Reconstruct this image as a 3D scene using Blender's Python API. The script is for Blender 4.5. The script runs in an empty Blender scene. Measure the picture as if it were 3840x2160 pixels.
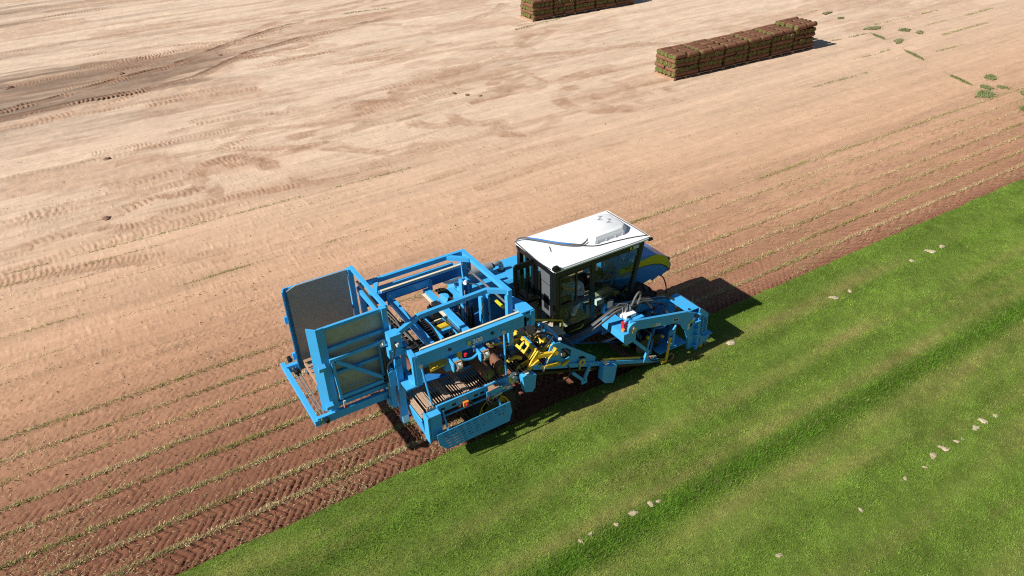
import bpy, math, random
import numpy as np
from mathutils import Vector, Matrix
from mathutils.geometry import tessellate_polygon

random.seed(7)
rng = np.random.default_rng(7)
scene = bpy.context.scene

# ------------------------------------------------------------------ camera
PITCH, ROLL, YAW, HEIGHT = math.radians(32.592), math.radians(2.242), math.radians(59.482), 10.0
f0 = Vector((math.cos(YAW), math.sin(YAW), 0)); r0 = Vector((math.sin(YAW), -math.cos(YAW), 0)); up = Vector((0, 0, 1))
fwd = math.cos(PITCH) * f0 - math.sin(PITCH) * up
dwn = -(math.sin(PITCH) * f0 + math.cos(PITCH) * up)
rgt = math.cos(ROLL) * r0 + math.sin(ROLL) * dwn
dwn = -math.sin(ROLL) * r0 + math.cos(ROLL) * dwn
cam_data = bpy.data.cameras.new('camera')
cam_data.lens = 27.0
cam_data.sensor_width = 36.0
cam_data.clip_start = 0.1
cam_data.clip_end = 2000
cam = bpy.data.objects.new('camera', cam_data)
mw = Matrix.Identity(4)
for i in range(3):
    mw[i][0] = rgt[i]; mw[i][1] = -dwn[i]; mw[i][2] = -fwd[i]
mw[0][3], mw[1][3], mw[2][3] = 0, 0, HEIGHT
cam.matrix_world = mw
scene.collection.objects.link(cam)
scene.camera = cam

# ------------------------------------------------------------------ light
SUN_TRAVEL = Vector((1.24, -0.15, -1.0)).normalized()
world = bpy.data.worlds.new('World'); scene.world = world; world.use_nodes = True
wn = world.node_tree; bg = wn.nodes['Background']
sky = wn.nodes.new('ShaderNodeTexSky'); sky.sky_type = 'NISHITA'; sky.sun_disc = False
sky.altitude = 1200
sky.sun_elevation = math.asin(-SUN_TRAVEL.z)
sky.sun_rotation = math.atan2(-SUN_TRAVEL.x, -SUN_TRAVEL.y)
wn.links.new(sky.outputs[0], bg.inputs[0]); bg.inputs[1].default_value = 0.05
sun_data = bpy.data.lights.new('sun', 'SUN'); sun_data.energy = 5.0; sun_data.angle = math.radians(0.53); sun_data.color = (1.0, 0.955, 0.89)
sun = bpy.data.objects.new('sun', sun_data); sun.rotation_euler = SUN_TRAVEL.to_track_quat('-Z', 'Y').to_euler(); sun.location = (-20, 10, 30)
scene.collection.objects.link(sun)
vs = scene.view_settings
vs.view_transform = 'Standard'; vs.look = 'None'; vs.gamma = 1.0; vs.use_curve_mapping = False; vs.exposure = 0.45
scene.cycles.max_bounces = 6
scene.cycles.diffuse_bounces = 2
scene.cycles.use_denoising = False
scene.cycles.use_adaptive_sampling = False
scene.cycles.filter_width = 1.15
scene.cycles.transparent_max_bounces = 12
COL = scene.collection

# ------------------------------------------------------------------ materials
def node_mat(name):
    m = bpy.data.materials.new(name); m.use_nodes = True
    return m, m.node_tree, m.node_tree.nodes['Principled BSDF']

def paint(name, col, rough=0.45, metal=0.0, var=0.12, scale=6.0, dirt=None, dirt_amt=0.0, bump=0.0, bscale=40.0, spec=0.5):
    """painted or solid surface with uneven tone and some wear or dust"""
    m, nt, bs = node_mat(name)
    bs.inputs['Roughness'].default_value = rough; bs.inputs['Metallic'].default_value = metal
    bs.inputs['Specular IOR Level'].default_value = spec
    tc = nt.nodes.new('ShaderNodeTexCoord')
    n = nt.nodes.new('ShaderNodeTexNoise'); n.inputs['Scale'].default_value = scale; n.inputs['Detail'].default_value = 6
    nt.links.new(tc.outputs['Object'], n.inputs['Vector'])
    r = nt.nodes.new('ShaderNodeMapRange'); r.inputs['To Min'].default_value = 1 - var; r.inputs['To Max'].default_value = 1 + var
    nt.links.new(n.outputs['Fac'], r.inputs['Value'])
    mx = nt.nodes.new('ShaderNodeVectorMath'); mx.operation = 'SCALE'; mx.inputs[0].default_value = col[:3]
    nt.links.new(r.outputs[0], mx.inputs['Scale'])
    out = mx.outputs[0]
    if dirt:
        n2 = nt.nodes.new('ShaderNodeTexNoise'); n2.inputs['Scale'].default_value = scale * 2.3; n2.inputs['Detail'].default_value = 8; n2.inputs['Roughness'].default_value = 0.7
        nt.links.new(tc.outputs['Object'], n2.inputs['Vector'])
        r2 = nt.nodes.new('ShaderNodeMapRange'); r2.inputs['From Min'].default_value = 0.5; r2.inputs['From Max'].default_value = 0.75; r2.inputs['To Max'].default_value = dirt_amt
        nt.links.new(n2.outputs['Fac'], r2.inputs['Value'])
        mc = nt.nodes.new('ShaderNodeMix'); mc.data_type = 'RGBA'; mc.inputs[7].default_value = (*dirt, 1)
        nt.links.new(r2.outputs[0], mc.inputs[0]); nt.links.new(out, mc.inputs[6]); out = mc.outputs[2]
    nt.links.new(out, bs.inputs['Base Color'])
    if bump > 0:
        n3 = nt.nodes.new('ShaderNodeTexNoise'); n3.inputs['Scale'].default_value = bscale; n3.inputs['Detail'].default_value = 5
        nt.links.new(tc.outputs['Object'], n3.inputs['Vector'])
        b = nt.nodes.new('ShaderNodeBump'); b.inputs['Strength'].default_value = 0.8; b.inputs['Distance'].default_value = bump
        nt.links.new(n3.outputs['Fac'], b.inputs['Height']); nt.links.new(b.outputs[0], bs.inputs['Normal'])
    return m

DUST = (0.24, 0.13, 0.08)
M = {}
M['blue'] = paint('blue_paint', (0.046, 0.375, 0.74), 0.42, var=0.10, dirt=DUST, dirt_amt=0.30)
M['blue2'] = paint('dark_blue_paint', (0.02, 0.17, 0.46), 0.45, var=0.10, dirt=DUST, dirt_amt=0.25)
M['hood'] = paint('hood_blue_paint', (0.026, 0.24, 0.64), 0.35, var=0.06)
M['galv'] = paint('galvanised_sheet', (0.40, 0.385, 0.35), 0.5, metal=0.35, var=0.16, scale=9, dirt=(0.2, 0.14, 0.1), dirt_amt=0.35)
M['steel'] = paint('bare_steel', (0.5, 0.49, 0.47), 0.35, metal=0.9, var=0.15, scale=20)
M['muffler'] = paint('muffler_steel', (0.42, 0.42, 0.42), 0.5, metal=0.5, var=0.12, scale=12)
M['black'] = paint('black_paint', (0.006, 0.006, 0.007), 0.35, var=0.2)
M['plastic'] = paint('black_plastic', (0.018, 0.018, 0.018), 0.55, var=0.3, scale=20)
M['rubber'] = paint('tyre_rubber', (0.022, 0.02, 0.019), 0.8, var=0.25, scale=8, dirt=(0.16, 0.07, 0.045), dirt_amt=0.6, bump=0.01)
M['hose'] = paint('hose_rubber', (0.03, 0.028, 0.026), 0.5, var=0.25, scale=30)
M['hose_grey'] = paint('sleeved_hose', (0.11, 0.105, 0.10), 0.5, var=0.25, scale=30)
M['yellow'] = paint('yellow_paint', (0.72, 0.47, 0.03), 0.42, var=0.12, dirt=(0.2, 0.1, 0.05), dirt_amt=0.5)
M['lime'] = paint('yellow_decal', (0.62, 0.56, 0.02), 0.4, var=0.03)
M['cream'] = paint('cream_rail_plastic', (0.72, 0.62, 0.44), 0.5, var=0.08, dirt=(0.3, 0.2, 0.12), dirt_amt=0.3)
M['white'] = paint('white_roof_paint', (0.82, 0.83, 0.84), 0.45, var=0.03, scale=3, dirt=(0.55, 0.5, 0.45), dirt_amt=0.25)
M['offwhite'] = paint('white_plastic', (0.74, 0.75, 0.75), 0.5, var=0.05)
M['grey'] = paint('grey_panel', (0.11, 0.12, 0.13), 0.5, var=0.1)
M['vent'] = paint('vent_grille', (0.40, 0.42, 0.43), 0.5, var=0.1)
M['red'] = paint('red_plastic', (0.55, 0.015, 0.03), 0.4, var=0.1)
M['orange'] = paint('orange_plastic', (0.75, 0.25, 0.03), 0.4, var=0.1)
M['floor'] = paint('beige_floor_mat', (0.46, 0.42, 0.31), 0.85, var=0.18, scale=25)
M['slat'] = paint('worn_slat', (0.42, 0.29, 0.20), 0.7, var=0.3, scale=14, dirt=(0.20, 0.10, 0.06), dirt_amt=0.6, bump=0.003)
M['wood'] = paint('pallet_wood', (0.36, 0.22, 0.13), 0.8, var=0.25, scale=12, dirt=(0.17, 0.08, 0.05), dirt_amt=0.5, bump=0.003)
M['skin'] = paint('skin', (0.52, 0.25, 0.15), 0.55, var=0.08)
M['jeans'] = paint('pale_denim', (0.42, 0.52, 0.60), 0.85, var=0.12, scale=12)
M['shirt'] = paint('dark_shirt', (0.02, 0.025, 0.035), 0.85, var=0.2)
M['hair'] = paint('dark_hair', (0.02, 0.013, 0.009), 0.6, var=0.2)
M['shoe'] = paint('tan_shoe', (0.30, 0.24, 0.16), 0.8, var=0.2)
M['rollsoil'] = paint('rolled_turf_soil', (0.185, 0.088, 0.052), 0.95, var=0.35, scale=10, dirt=(0.30, 0.175, 0.108), dirt_amt=0.85, bump=0.02, bscale=26, spec=0.1)
M['clod'] = paint('soil_clod', (0.22, 0.13, 0.085), 0.95, var=0.3, scale=8, bump=0.02, bscale=30, spec=0.1)
M['sand'] = paint('pale_sandy_cast', (0.47, 0.39, 0.26), 0.95, var=0.25, scale=9, bump=0.02, bscale=30, spec=0.1)
M['lamp'] = paint('lamp_glass', (0.75, 0.78, 0.8), 0.2, var=0.05)
M['decal_white'] = paint('white_decal', (0.75, 0.75, 0.75), 0.5, var=0.03)
M['decal_black'] = paint('black_decal', (0.015, 0.015, 0.015), 0.5, var=0.03)

def attr_mat(name, rough=0.9, noise=((55.0, 0.16), (9.0, 0.10)), bump=0.0, trans=0.0, bscale=70.0):
    """colour from a per-vertex soil or leaf colour, broken up by fine grain"""
    m, nt, bs = node_mat(name)
    bs.inputs['Roughness'].default_value = rough; bs.inputs['Specular IOR Level'].default_value = 0.04
    a = nt.nodes.new('ShaderNodeAttribute'); a.attribute_name = 'tone'
    out = a.outputs['Color']
    tc = nt.nodes.new('ShaderNodeTexCoord')
    for sc_, amt in noise:
        n = nt.nodes.new('ShaderNodeTexNoise'); n.inputs['Scale'].default_value = sc_; n.inputs['Detail'].default_value = 5; n.inputs['Roughness'].default_value = 0.65
        nt.links.new(tc.outputs['Object'], n.inputs['Vector'])
        r = nt.nodes.new('ShaderNodeMapRange'); r.inputs['From Min'].default_value = 0.25; r.inputs['From Max'].default_value = 0.75
        r.inputs['To Min'].default_value = 1 - amt; r.inputs['To Max'].default_value = 1 + amt
        nt.links.new(n.outputs['Fac'], r.inputs['Value'])
        v = nt.nodes.new('ShaderNodeVectorMath'); v.operation = 'SCALE'
        nt.links.new(out, v.inputs[0]); nt.links.new(r.outputs[0], v.inputs['Scale']); out = v.outputs[0]
    nt.links.new(out, bs.inputs['Base Color'])
    if bump > 0:
        n3 = nt.nodes.new('ShaderNodeTexNoise'); n3.inputs['Scale'].default_value = bscale; n3.inputs['Detail'].default_value = 6
        nt.links.new(tc.outputs['Object'], n3.inputs['Vector'])
        b = nt.nodes.new('ShaderNodeBump'); b.inputs['Strength'].default_value = 0.9; b.inputs['Distance'].default_value = bump
        nt.links.new(n3.outputs['Fac'], b.inputs['Height']); nt.links.new(b.outputs[0], bs.inputs['Normal'])
    if trans > 0:
        t = nt.nodes.new('ShaderNodeBsdfTranslucent'); mix = nt.nodes.new('ShaderNodeMixShader'); mix.inputs[0].default_value = trans
        nt.links.new(out, t.inputs[0])
        o = nt.nodes['Material Output']
        nt.links.new(bs.outputs[0], mix.inputs[1]); nt.links.new(t.outputs[0], mix.inputs[2]); nt.links.new(mix.outputs[0], o.inputs[0])
    return m
def streaky(m):
    nt = m.node_tree; bs = nt.nodes['Principled BSDF']; src = bs.inputs['Base Color'].links[0].from_socket
    tc = nt.nodes.new('ShaderNodeTexCoord')
    for scl, lo, hi, fmin, fmax, seed in (((0.35, 4.0, 1), 0.91, 1.08, 0.30, 0.70, 0), ((1.1, 9.0, 1), 0.92, 1.07, 0.30, 0.70, 5), ((0.25, 2.2, 1), 1.0, 0.84, 0.55, 0.70, 9)):
        mp = nt.nodes.new('ShaderNodeMapping'); mp.inputs['Scale'].default_value = scl; mp.inputs['Location'].default_value = (seed, seed * 2, 0)
        n = nt.nodes.new('ShaderNodeTexNoise'); n.inputs['Scale'].default_value = 1.0; n.inputs['Detail'].default_value = 7; n.inputs['Roughness'].default_value = 0.62
        nt.links.new(tc.outputs['Object'], mp.inputs[0]); nt.links.new(mp.outputs[0], n.inputs['Vector'])
        r = nt.nodes.new('ShaderNodeMapRange'); r.inputs['From Min'].default_value = fmin; r.inputs['From Max'].default_value = fmax; r.inputs['To Min'].default_value = lo; r.inputs['To Max'].default_value = hi
        nt.links.new(n.outputs['Fac'], r.inputs['Value'])
        v = nt.nodes.new('ShaderNodeVectorMath'); v.operation = 'SCALE'
        nt.links.new(src, v.inputs[0]); nt.links.new(r.outputs[0], v.inputs['Scale']); src = v.outputs[0]
    nt.links.new(src, bs.inputs['Base Color'])
M['soil'] = attr_mat('bare_soil', 0.95, ((60.0, 0.11), (14.0, 0.08), (2.2, 0.06)), bump=0.008)
streaky(M['soil'])
M['turf'] = attr_mat('turf_thatch', 0.95, ((70.0, 0.35), (12.0, 0.2)), bump=0.02)
M['blade'] = attr_mat('grass_blade', 0.7, ((3.0, 0.08),), trans=0.25)

def glass_mat():
    m = bpy.data.materials.new('tinted_cab_glass'); m.use_nodes = True; nt = m.node_tree
    nt.nodes.remove(nt.nodes['Principled BSDF'])
    t = nt.nodes.new('ShaderNodeBsdfTransparent'); t.inputs[0].default_value = (0.80, 0.89, 0.84, 1)
    g = nt.nodes.new('ShaderNodeBsdfGlossy'); g.inputs['Roughness'].default_value = 0.02
    fr = nt.nodes.new('ShaderNodeFresnel'); fr.inputs[0].default_value = 1.5
    mx = nt.nodes.new('ShaderNodeMixShader')
    ge = nt.nodes.new('ShaderNodeNewGeometry'); fl = nt.nodes.new('ShaderNodeMath'); fl.operation = 'SUBTRACT'; fl.inputs[0].default_value = 1.0
    pr = nt.nodes.new('ShaderNodeMath'); pr.operation = 'MULTIPLY'
    nt.links.new(ge.outputs['Backfacing'], fl.inputs[1]); nt.links.new(fl.outputs[0], pr.inputs[0]); nt.links.new(fr.outputs[0], pr.inputs[1])
    nt.links.new(pr.outputs[0], mx.inputs[0]); nt.links.new(t.outputs[0], mx.inputs[1]); nt.links.new(g.outputs[0], mx.inputs[2])
    nt.links.new(mx.outputs[0], nt.nodes['Material Output'].inputs[0])
    return m
M['glass'] = glass_mat()

def roll_end_mat():
    m, nt, bs = node_mat('rolled_turf_end')
    bs.inputs['Roughness'].default_value = 0.9; bs.inputs['Specular IOR Level'].default_value = 0.1
    tc = nt.nodes.new('ShaderNodeTexCoord')
    w = nt.nodes.new('ShaderNodeTexWave'); w.wave_type = 'RINGS'; w.rings_direction = 'X'
    w.inputs['Scale'].default_value = 7.0; w.inputs['Distortion'].default_value = 5.0; w.inputs['Detail'].default_value = 3; w.inputs['Detail Scale'].default_value = 3
    nt.links.new(tc.outputs['Object'], w.inputs['Vector'])
    cr = nt.nodes.new('ShaderNodeValToRGB')
    cr.color_ramp.elements[0].color = (0.045, 0.085, 0.012, 1); cr.color_ramp.elements[0].position = 0.25
    cr.color_ramp.elements[1].color = (0.24, 0.225, 0.085, 1); cr.color_ramp.elements[1].position = 0.85
    nt.links.new(w.outputs['Fac'], cr.inputs[0])
    n = nt.nodes.new('ShaderNodeTexNoise'); n.inputs['Scale'].default_value = 30; n.inputs['Detail'].default_value = 4
    nt.links.new(tc.outputs['Object'], n.inputs['Vector'])
    r = nt.nodes.new('ShaderNodeMapRange'); r.inputs['To Min'].default_value = 0.55; r.inputs['To Max'].default_value = 1.35
    nt.links.new(n.outputs['Fac'], r.inputs['Value'])
    v = nt.nodes.new('ShaderNodeVectorMath'); v.operation = 'SCALE'
    nt.links.new(cr.outputs[0], v.inputs[0]); nt.links.new(r.outputs[0], v.inputs['Scale']); nt.links.new(v.outputs[0], bs.inputs['Base Color'])
    return m
M['rollend'] = roll_end_mat()

# ------------------------------------------------------------------ shape helpers: each returns (verts, faces)
def join(*shapes):
    V, F = [], []
    for v, f in shapes:
        o = len(V); V += [tuple(p) for p in v]; F += [tuple(i + o for i in q) for q in f]
    return V, F

def box(x0, x1, y0, y1, z0, z1):
    v = [(x0, y0, z0), (x1, y0, z0), (x1, y1, z0), (x0, y1, z0), (x0, y0, z1), (x1, y0, z1), (x1, y1, z1), (x0, y1, z1)]
    return v, [(0, 3, 2, 1), (4, 5, 6, 7), (0, 1, 5, 4), (1, 2, 6, 5), (2, 3, 7, 6), (3, 0, 4, 7)]

def frame_of(p, q, upv=(0, 0, 1)):
    d = (Vector(q) - Vector(p)).normalized(); u = Vector(upv)
    if abs(d.dot(u)) > 0.97: u = Vector((0, 1, 0)) if abs(d.y) < 0.9 else Vector((1, 0, 0))
    s = d.cross(u).normalized(); u = s.cross(d).normalized()
    return d, s, u

def beam(p, q, w, h, upv=(0, 0, 1)):
    p, q = Vector(p), Vector(q); d, s, u = frame_of(p, q, upv)
    v = []
    for c in (p, q):
        for a, b in ((-1, -1), (1, -1), (1, 1), (-1, 1)): v.append(tuple(c + s * a * w / 2 + u * b * h / 2))
    return v, [(3, 2, 1, 0), (4, 5, 6, 7), (0, 1, 5, 4), (1, 2, 6, 5), (2, 3, 7, 6), (3, 0, 4, 7)]

def cyl(p, q, r, n=12, r2=None):
    p, q = Vector(p), Vector(q); d, s, u = frame_of(p, q); r2 = r if r2 is None else r2
    v = []
    for c, rr in ((p, r), (q, r2)):
        for i in range(n):
            a = 2 * math.pi * i / n; v.append(tuple(c + (s * math.cos(a) + u * math.sin(a)) * rr))
    f = [(i, (i + 1) % n, n + (i + 1) % n, n + i) for i in range(n)]
    return v, f + [tuple(range(n - 1, -1, -1)), tuple(range(n, 2 * n))]

def ring(c, axis, r_out, r_in, w, n=20):
    c = Vector(c); d = Vector(axis).normalized(); d, s, u = frame_of(c, c + d)
    v, f = [], []
    for i in range(n):
        a = 2 * math.pi * i / n; e = s * math.cos(a) + u * math.sin(a)
        v += [tuple(c + e * r_out - d * w / 2), tuple(c + e * r_out + d * w / 2), tuple(c + e * r_in + d * w / 2), tuple(c + e * r_in - d * w / 2)]
    for i in range(n):
        a, b = 4 * i, 4 * ((i + 1) % n)
        f += [(a + k, a + (k + 1) % 4, b + (k + 1) % 4, b + k) for k in range(4)]
    return v, f

def tube(pts, r, n=8, smooth=4):
    P = [Vector(p) for p in pts]
    if smooth > 1 and len(P) > 2:
        Q = []
        for i in range(len(P) - 1):
            a, b, c, d = P[max(i - 1, 0)], P[i], P[i + 1], P[min(i + 2, len(P) - 1)]
            for k in range(smooth):
                t = k / smooth
                Q.append(0.5 * ((2 * b) + (c - a) * t + (2 * a - 5 * b + 4 * c - d) * t * t + (3 * b - a - 3 * c + d) * t ** 3))
        Q.append(P[-1]); P = Q
    v, f = [], []
    for i, p in enumerate(P):
        d, s, u = frame_of(P[max(i - 1, 0)], P[min(i + 1, len(P) - 1)])
        for k in range(n):
            a = 2 * math.pi * k / n; v.append(tuple(p + (s * math.cos(a) + u * math.sin(a)) * r))
    for i in range(len(P) - 1):
        for k in range(n):
            f.append((i * n + k, i * n + (k + 1) % n, (i + 1) * n + (k + 1) % n, (i + 1) * n + k))
    m = (len(P) - 1) * n
    return v, f + [tuple(range(n - 1, -1, -1)), tuple(range(m, m + n))]

def plate(outer, holes, to3d, nrm, th):
    """flat plate of thickness th from a 2-D outline with real holes; to3d maps (a, b) to a point"""
    loops = [outer] + list(holes)
    flat = [Vector((a, b, 0)) for L in loops for a, b in L]
    tris = tessellate_polygon([[Vector((a, b, 0)) for a, b in L] for L in loops])
    n = len(flat); nv = Vector(nrm).normalized() * th
    top = [Vector(to3d(p.x, p.y)) for p in flat]
    v = [tuple(p) for p in top] + [tuple(p + nv) for p in top]
    f = []
    for t in tris:
        f.append(tuple(t)); f.append(tuple(i + n for i in reversed(t)))
    o = 0
    for L in loops:
        k = len(L)
        for i in range(k):
            a, b = o + i, o + (i + 1) % k
            f.append((a, b, b + n, a + n))
        o += k
    return v, f

def prism_y(poly, y0, y1, holes=()): return plate(poly, holes, lambda a, b: (a, y0, b), (0, 1, 0), y1 - y0)
def prism_x(poly, x0, x1, holes=()): return plate(poly, holes, lambda a, b: (x0, a, b), (1, 0, 0), x1 - x0)
def prism_z(poly, z0, z1, holes=()): return plate(poly, holes, lambda a, b: (a, b, z0), (0, 0, 1), z1 - z0)
def rect(a0, a1, b0, b1): return [(a0, b0), (a1, b0), (a1, b1), (a0, b1)]
def circ(a, b, r, n=16, t0=0.0): return [(a + r * math.cos(t0 + 2 * math.pi * i / n), b + r * math.sin(t0 + 2 * math.pi * i / n)) for i in range(n)]

def mesh_of(name, shape, origin=(0, 0, 0), recalc=True):
    v, f = shape
    me = bpy.data.meshes.new(name)
    ox, oy, oz = origin
    me.from_pydata([(a - ox, b - oy, c - oz) for a, b, c in v], [], f)
    if recalc:
        import bmesh
        bm = bmesh.new(); bm.from_mesh(me); bmesh.ops.recalc_face_normals(bm, faces=bm.faces); bm.to_mesh(me); bm.free()
    return me

def link(name, me, mats, parent=None, loc=(0, 0, 0)):
    o = bpy.data.objects.new(name, me); COL.objects.link(o); o.location = loc
    if me and mats is not None and not me.materials:
        for m in (mats if isinstance(mats, (list, tuple)) else [mats]): me.materials.append(M[m])
    if parent: o.parent = parent
    return o

def empty(name, loc):
    o = bpy.data.objects.new(name, None); COL.objects.link(o); o.location = loc; o.empty_display_size = 0.3
    return o

def tag(o, label=None, cat=None, group=None, kind=None):
    for k, v in (('label', label), ('category', cat), ('group', group), ('kind', kind)):
        if v: o[k] = v
    return o

def smooth(o, angle=35):
    o.data.polygons.foreach_set('use_smooth', [True] * len(o.data.polygons))
    try: o.data.set_sharp_from_angle(angle=math.radians(angle))
    except Exception: pass
    return o

# ------------------------------------------------------------------ numpy noise
def _hash(ix, iy, seed):
    h = (ix.astype(np.int64) * 374761393 + iy.astype(np.int64) * 668265263 + seed * 1442695041) & 0xFFFFFFFF
    h = ((h ^ (h >> 13)) * 1274126177) & 0xFFFFFFFF
    return ((h ^ (h >> 16)) & 0xFFFF) / 65535.0
def vnoise(x, y, seed=0):
    ix, iy = np.floor(x), np.floor(y); fx, fy = x - ix, y - iy
    fx = fx * fx * fx * (fx * (fx * 6 - 15) + 10); fy = fy * fy * fy * (fy * (fy * 6 - 15) + 10)
    a, b, c, d = _hash(ix, iy, seed), _hash(ix + 1, iy, seed), _hash(ix, iy + 1, seed), _hash(ix + 1, iy + 1, seed)
    return (a + (b - a) * fx) * (1 - fy) + (c + (d - c) * fx) * fy
def fbm(x, y, octv=4, seed=0):
    s, amp, tot = 0, 1.0, 0
    for k in range(octv):
        s = s + amp * vnoise(x * 2 ** k + 17.3 * k, y * 2 ** k - 9.1 * k, seed + k); tot += amp; amp *= 0.5
    return s / tot
def sstep(a, b, x):
    t = np.clip((x - a) / (b - a), 0, 1); return t * t * (3 - 2 * t)
def gauss(x, c, s): return np.exp(-((x - c) / s) ** 2)

EDGE_OLD, EDGE_NEW, CUT_X = 9.95, 9.385, 9.05
RIDGES = [9.95, 10.52, 11.11, 11.80, 12.44, 13.14, 13.75, 14.43]
PITCH_Y = 0.642
while RIDGES[-1] < 30: RIDGES.append(RIDGES[-1] + PITCH_Y)

# ------------------------------------------------------------------ ground: one sheet, finer where it is near
def lin(a, b, step): return np.arange(a, b, step)
xs = np.concatenate([np.linspace(-400, -40, 10), np.linspace(-36, -8, 15), lin(-6, 5.6, 0.022), lin(5.6, 14, 0.05), lin(14, 44, 0.11), np.linspace(44.5, 60, 30), np.linspace(64, 600, 14)])
ys = np.concatenate([np.linspace(-400, -20, 8), np.linspace(-15, 9.0, 25), lin(9.2, 12.2, 0.016), lin(12.2, 16, 0.035), lin(16, 46, 0.08), lin(46, 66, 0.18), np.linspace(67, 90, 20), np.linspace(96, 600, 14)])
GX, GY = np.meshgrid(xs, ys)

def ground_fields(X, Y):
    H = np.zeros_like(X)
    wob = 0.05 * (fbm(X * 0.35, Y * 0.35, 3, 5) - 0.5)
    ye = Y + np.clip(0.16 * (X - 4), -0.5, 2.2) * sstep(9.4, 10.4, Y)
    stops = [9.3, 10.2, 11.2, 12.6, 14.5, 17.5, 21, 26, 34, 60]
    R = np.interp(ye, stops, [.175, .210, .272, .345, .445, .525, .565, .595, .61, .61])
    G = np.interp(ye, stops, [.076, .095, .129, .178, .254, .334, .384, .432, .462, .470])
    B = np.interp(ye, stops, [.046, .057, .078, .107, .155, .214, .260, .310, .340, .345])
    dist = sstep(16, 22, Y)
    far = sstep(20, 26, Y)
    # streaks along the direction of work
    st = fbm(X * 0.13 + 3, Y * 1.7, 4, 11) - 0.5
    st2 = fbm(X * 0.5, Y * 5.0, 3, 21) - 0.5
    sc = fbm(X * 0.22 + 7, Y * 3.6, 4, 23)
    scratch = sstep(0.52, 0.66, sc) * far * (0.3 + 0.7 * sstep(0.35, 0.6, fbm(X * 0.25, Y * 0.5, 3, 25)))
    tone = 1 + st * 0.24 + st2 * 0.18 * (0.35 + far)
    # each strip was lifted at its own time, so its tone differs a little
    sid = np.floor((Y - 9.31) / PITCH_Y)
    tone *= 1 + 0.10 * (_hash(sid, sid * 0, 3) - 0.5) * (1 - dist)
    # disturbed brown soil patches and pale dusty crust far off
    pt = fbm(X * 0.20 + 40, Y * 0.55, 6, 31)
    brown = sstep(0.50, 0.575, pt) * far * (0.55 + 0.45 * fbm(X * 1.3, Y * 2.2, 3, 33))
    pale = sstep(0.55, 0.40, pt) * far
    H += 0.035 * brown * (fbm(X * 3.0, Y * 3.0, 3, 35) - 0.4)
    # damp grey wheelings
    loY = np.interp(X, [-12, -2.1, 2.5, 5.5, 8.5, 10.5], [33.6, 34.2, 34.6, 35.8, 38.2, 39.8])
    hiY = np.interp(X, [-12, -1.9, 3.0, 7.9, 10.5], [42.5, 41.6, 41.2, 40.6, 39.8])
    e = fbm(X * 0.16, Y * 1.6, 5, 41) * 4.4 - 2.2
    grey = sstep(-0.5, 0.6, Y - loY + e) * sstep(-0.5, 0.6, hiY - Y + e) * sstep(9.5, 5.5, X + e)
    grey = np.maximum(grey, 0.8 * sstep(51.5, 53.5, Y + e * 1.4 - 0.35 * (X + 2)) * sstep(9, 2, X + e * 2) * sstep(0.40, 0.58, fbm(X * 0.2, Y * 0.8, 3, 43)))
    grey = np.maximum(grey, 0.45 * sstep(0.60, 0.70, fbm(X * 0.12, Y * 0.9, 4, 47)) * sstep(29, 33, Y) * sstep(14, 4, X))
    # ---- tyre prints
    trk = np.zeros_like(X); rut = np.zeros_like(X)
    def lugs(s, v, w, pitch):
        u = s + 0.30 * np.abs(v); q = np.abs(((u / pitch) % 1.0) - 0.5) * 2
        return sstep(0.35, 0.65, q)
    def path(pts, w=0.5, depth=0.05, pitch=0.17, col=0.6, dark=0.0):
        nonlocal H, trk, rut
        s0 = 0.0
        for (ax, ay), (bx, by) in zip(pts[:-1], pts[1:]):
            L = math.hypot(bx - ax, by - ay); dx, dy = (bx - ax) / L, (by - ay) / L
            m = (X > min(ax, bx) - 1) & (X < max(ax, bx) + 1) & (Y > min(ay, by) - 1) & (Y < max(ay, by) + 1)
            if m.any():
                px, py = X[m] - ax, Y[m] - ay; s = px * dx + py * dy; v = -px * dy + py * dx
                k = sstep(w / 2 + 0.08, w / 2 - 0.04, np.abs(v)) * (s > -0.02) * (s <= L + 0.02)
                vis = sstep(0.36, 0.66, fbm(X[m] * 0.8, Y[m] * 1.6, 3, 77))
                H[m] += vis * depth * 0.30 * (k * (lugs(s + s0 + 0.12 * vnoise(s * 2.3, v * 4, 78), v, w, pitch) - 0.75) + 0.5 * gauss(np.abs(v), w / 2 + 0.07, 0.06) * (s > 0) * (s <= L))
                trk[m] = np.maximum(trk[m], k * col * (0.50 + 0.50 * vis))
                if dark: rut[m] = np.maximum(rut[m], dark * (0.35 * k + 0.65 * gauss(v, w / 2, 0.10) * (s > -0.02) * (s <= L + 0.02)) * sstep(0.25, 0.5, fbm(X[m] * 0.5, Y[m] * 2, 3, 76)))
            s0 += L
    def arc(cx, cy, r, a0, a1, w=0.5, depth=0.04, pitch=0.17, col=0.8, sq=1.0, span=None):
        nonlocal H, trk
        if span: a1 = a0 + span
        m = (np.abs(X - cx) < r * 1.6 + 1) & (np.abs(Y - cy) < r * 1.6 + 1)
        if not m.any(): return
        px, py = (X[m] - cx), (Y[m] - cy) / sq; rr = np.hypot(px, py); a = np.degrees(np.arctan2(py, px)) % 360
        inr = ((a - a0) % 360 <= (a1 - a0)); v = rr - r; s = np.radians(a) * r
        edge = np.minimum((a - a0) % 360, (a1 - a) % 360) / 12.0
        k = sstep(w / 2 + 0.1, w / 2 - 0.05, np.abs(v)) * inr * np.clip(edge, 0, 1)
        vis = 0.3 + 0.7 * sstep(0.30, 0.6, fbm(X[m] * 1.3, Y[m] * 1.6, 3, 79))
        H[m] += vis * k * depth * 0.24 * (lugs(s + 0.1 * vnoise(px * 3, py * 3, 80), v, w, pitch) - 0.6)
        trk[m] = np.maximum(trk[m], k * col * vis)
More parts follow.
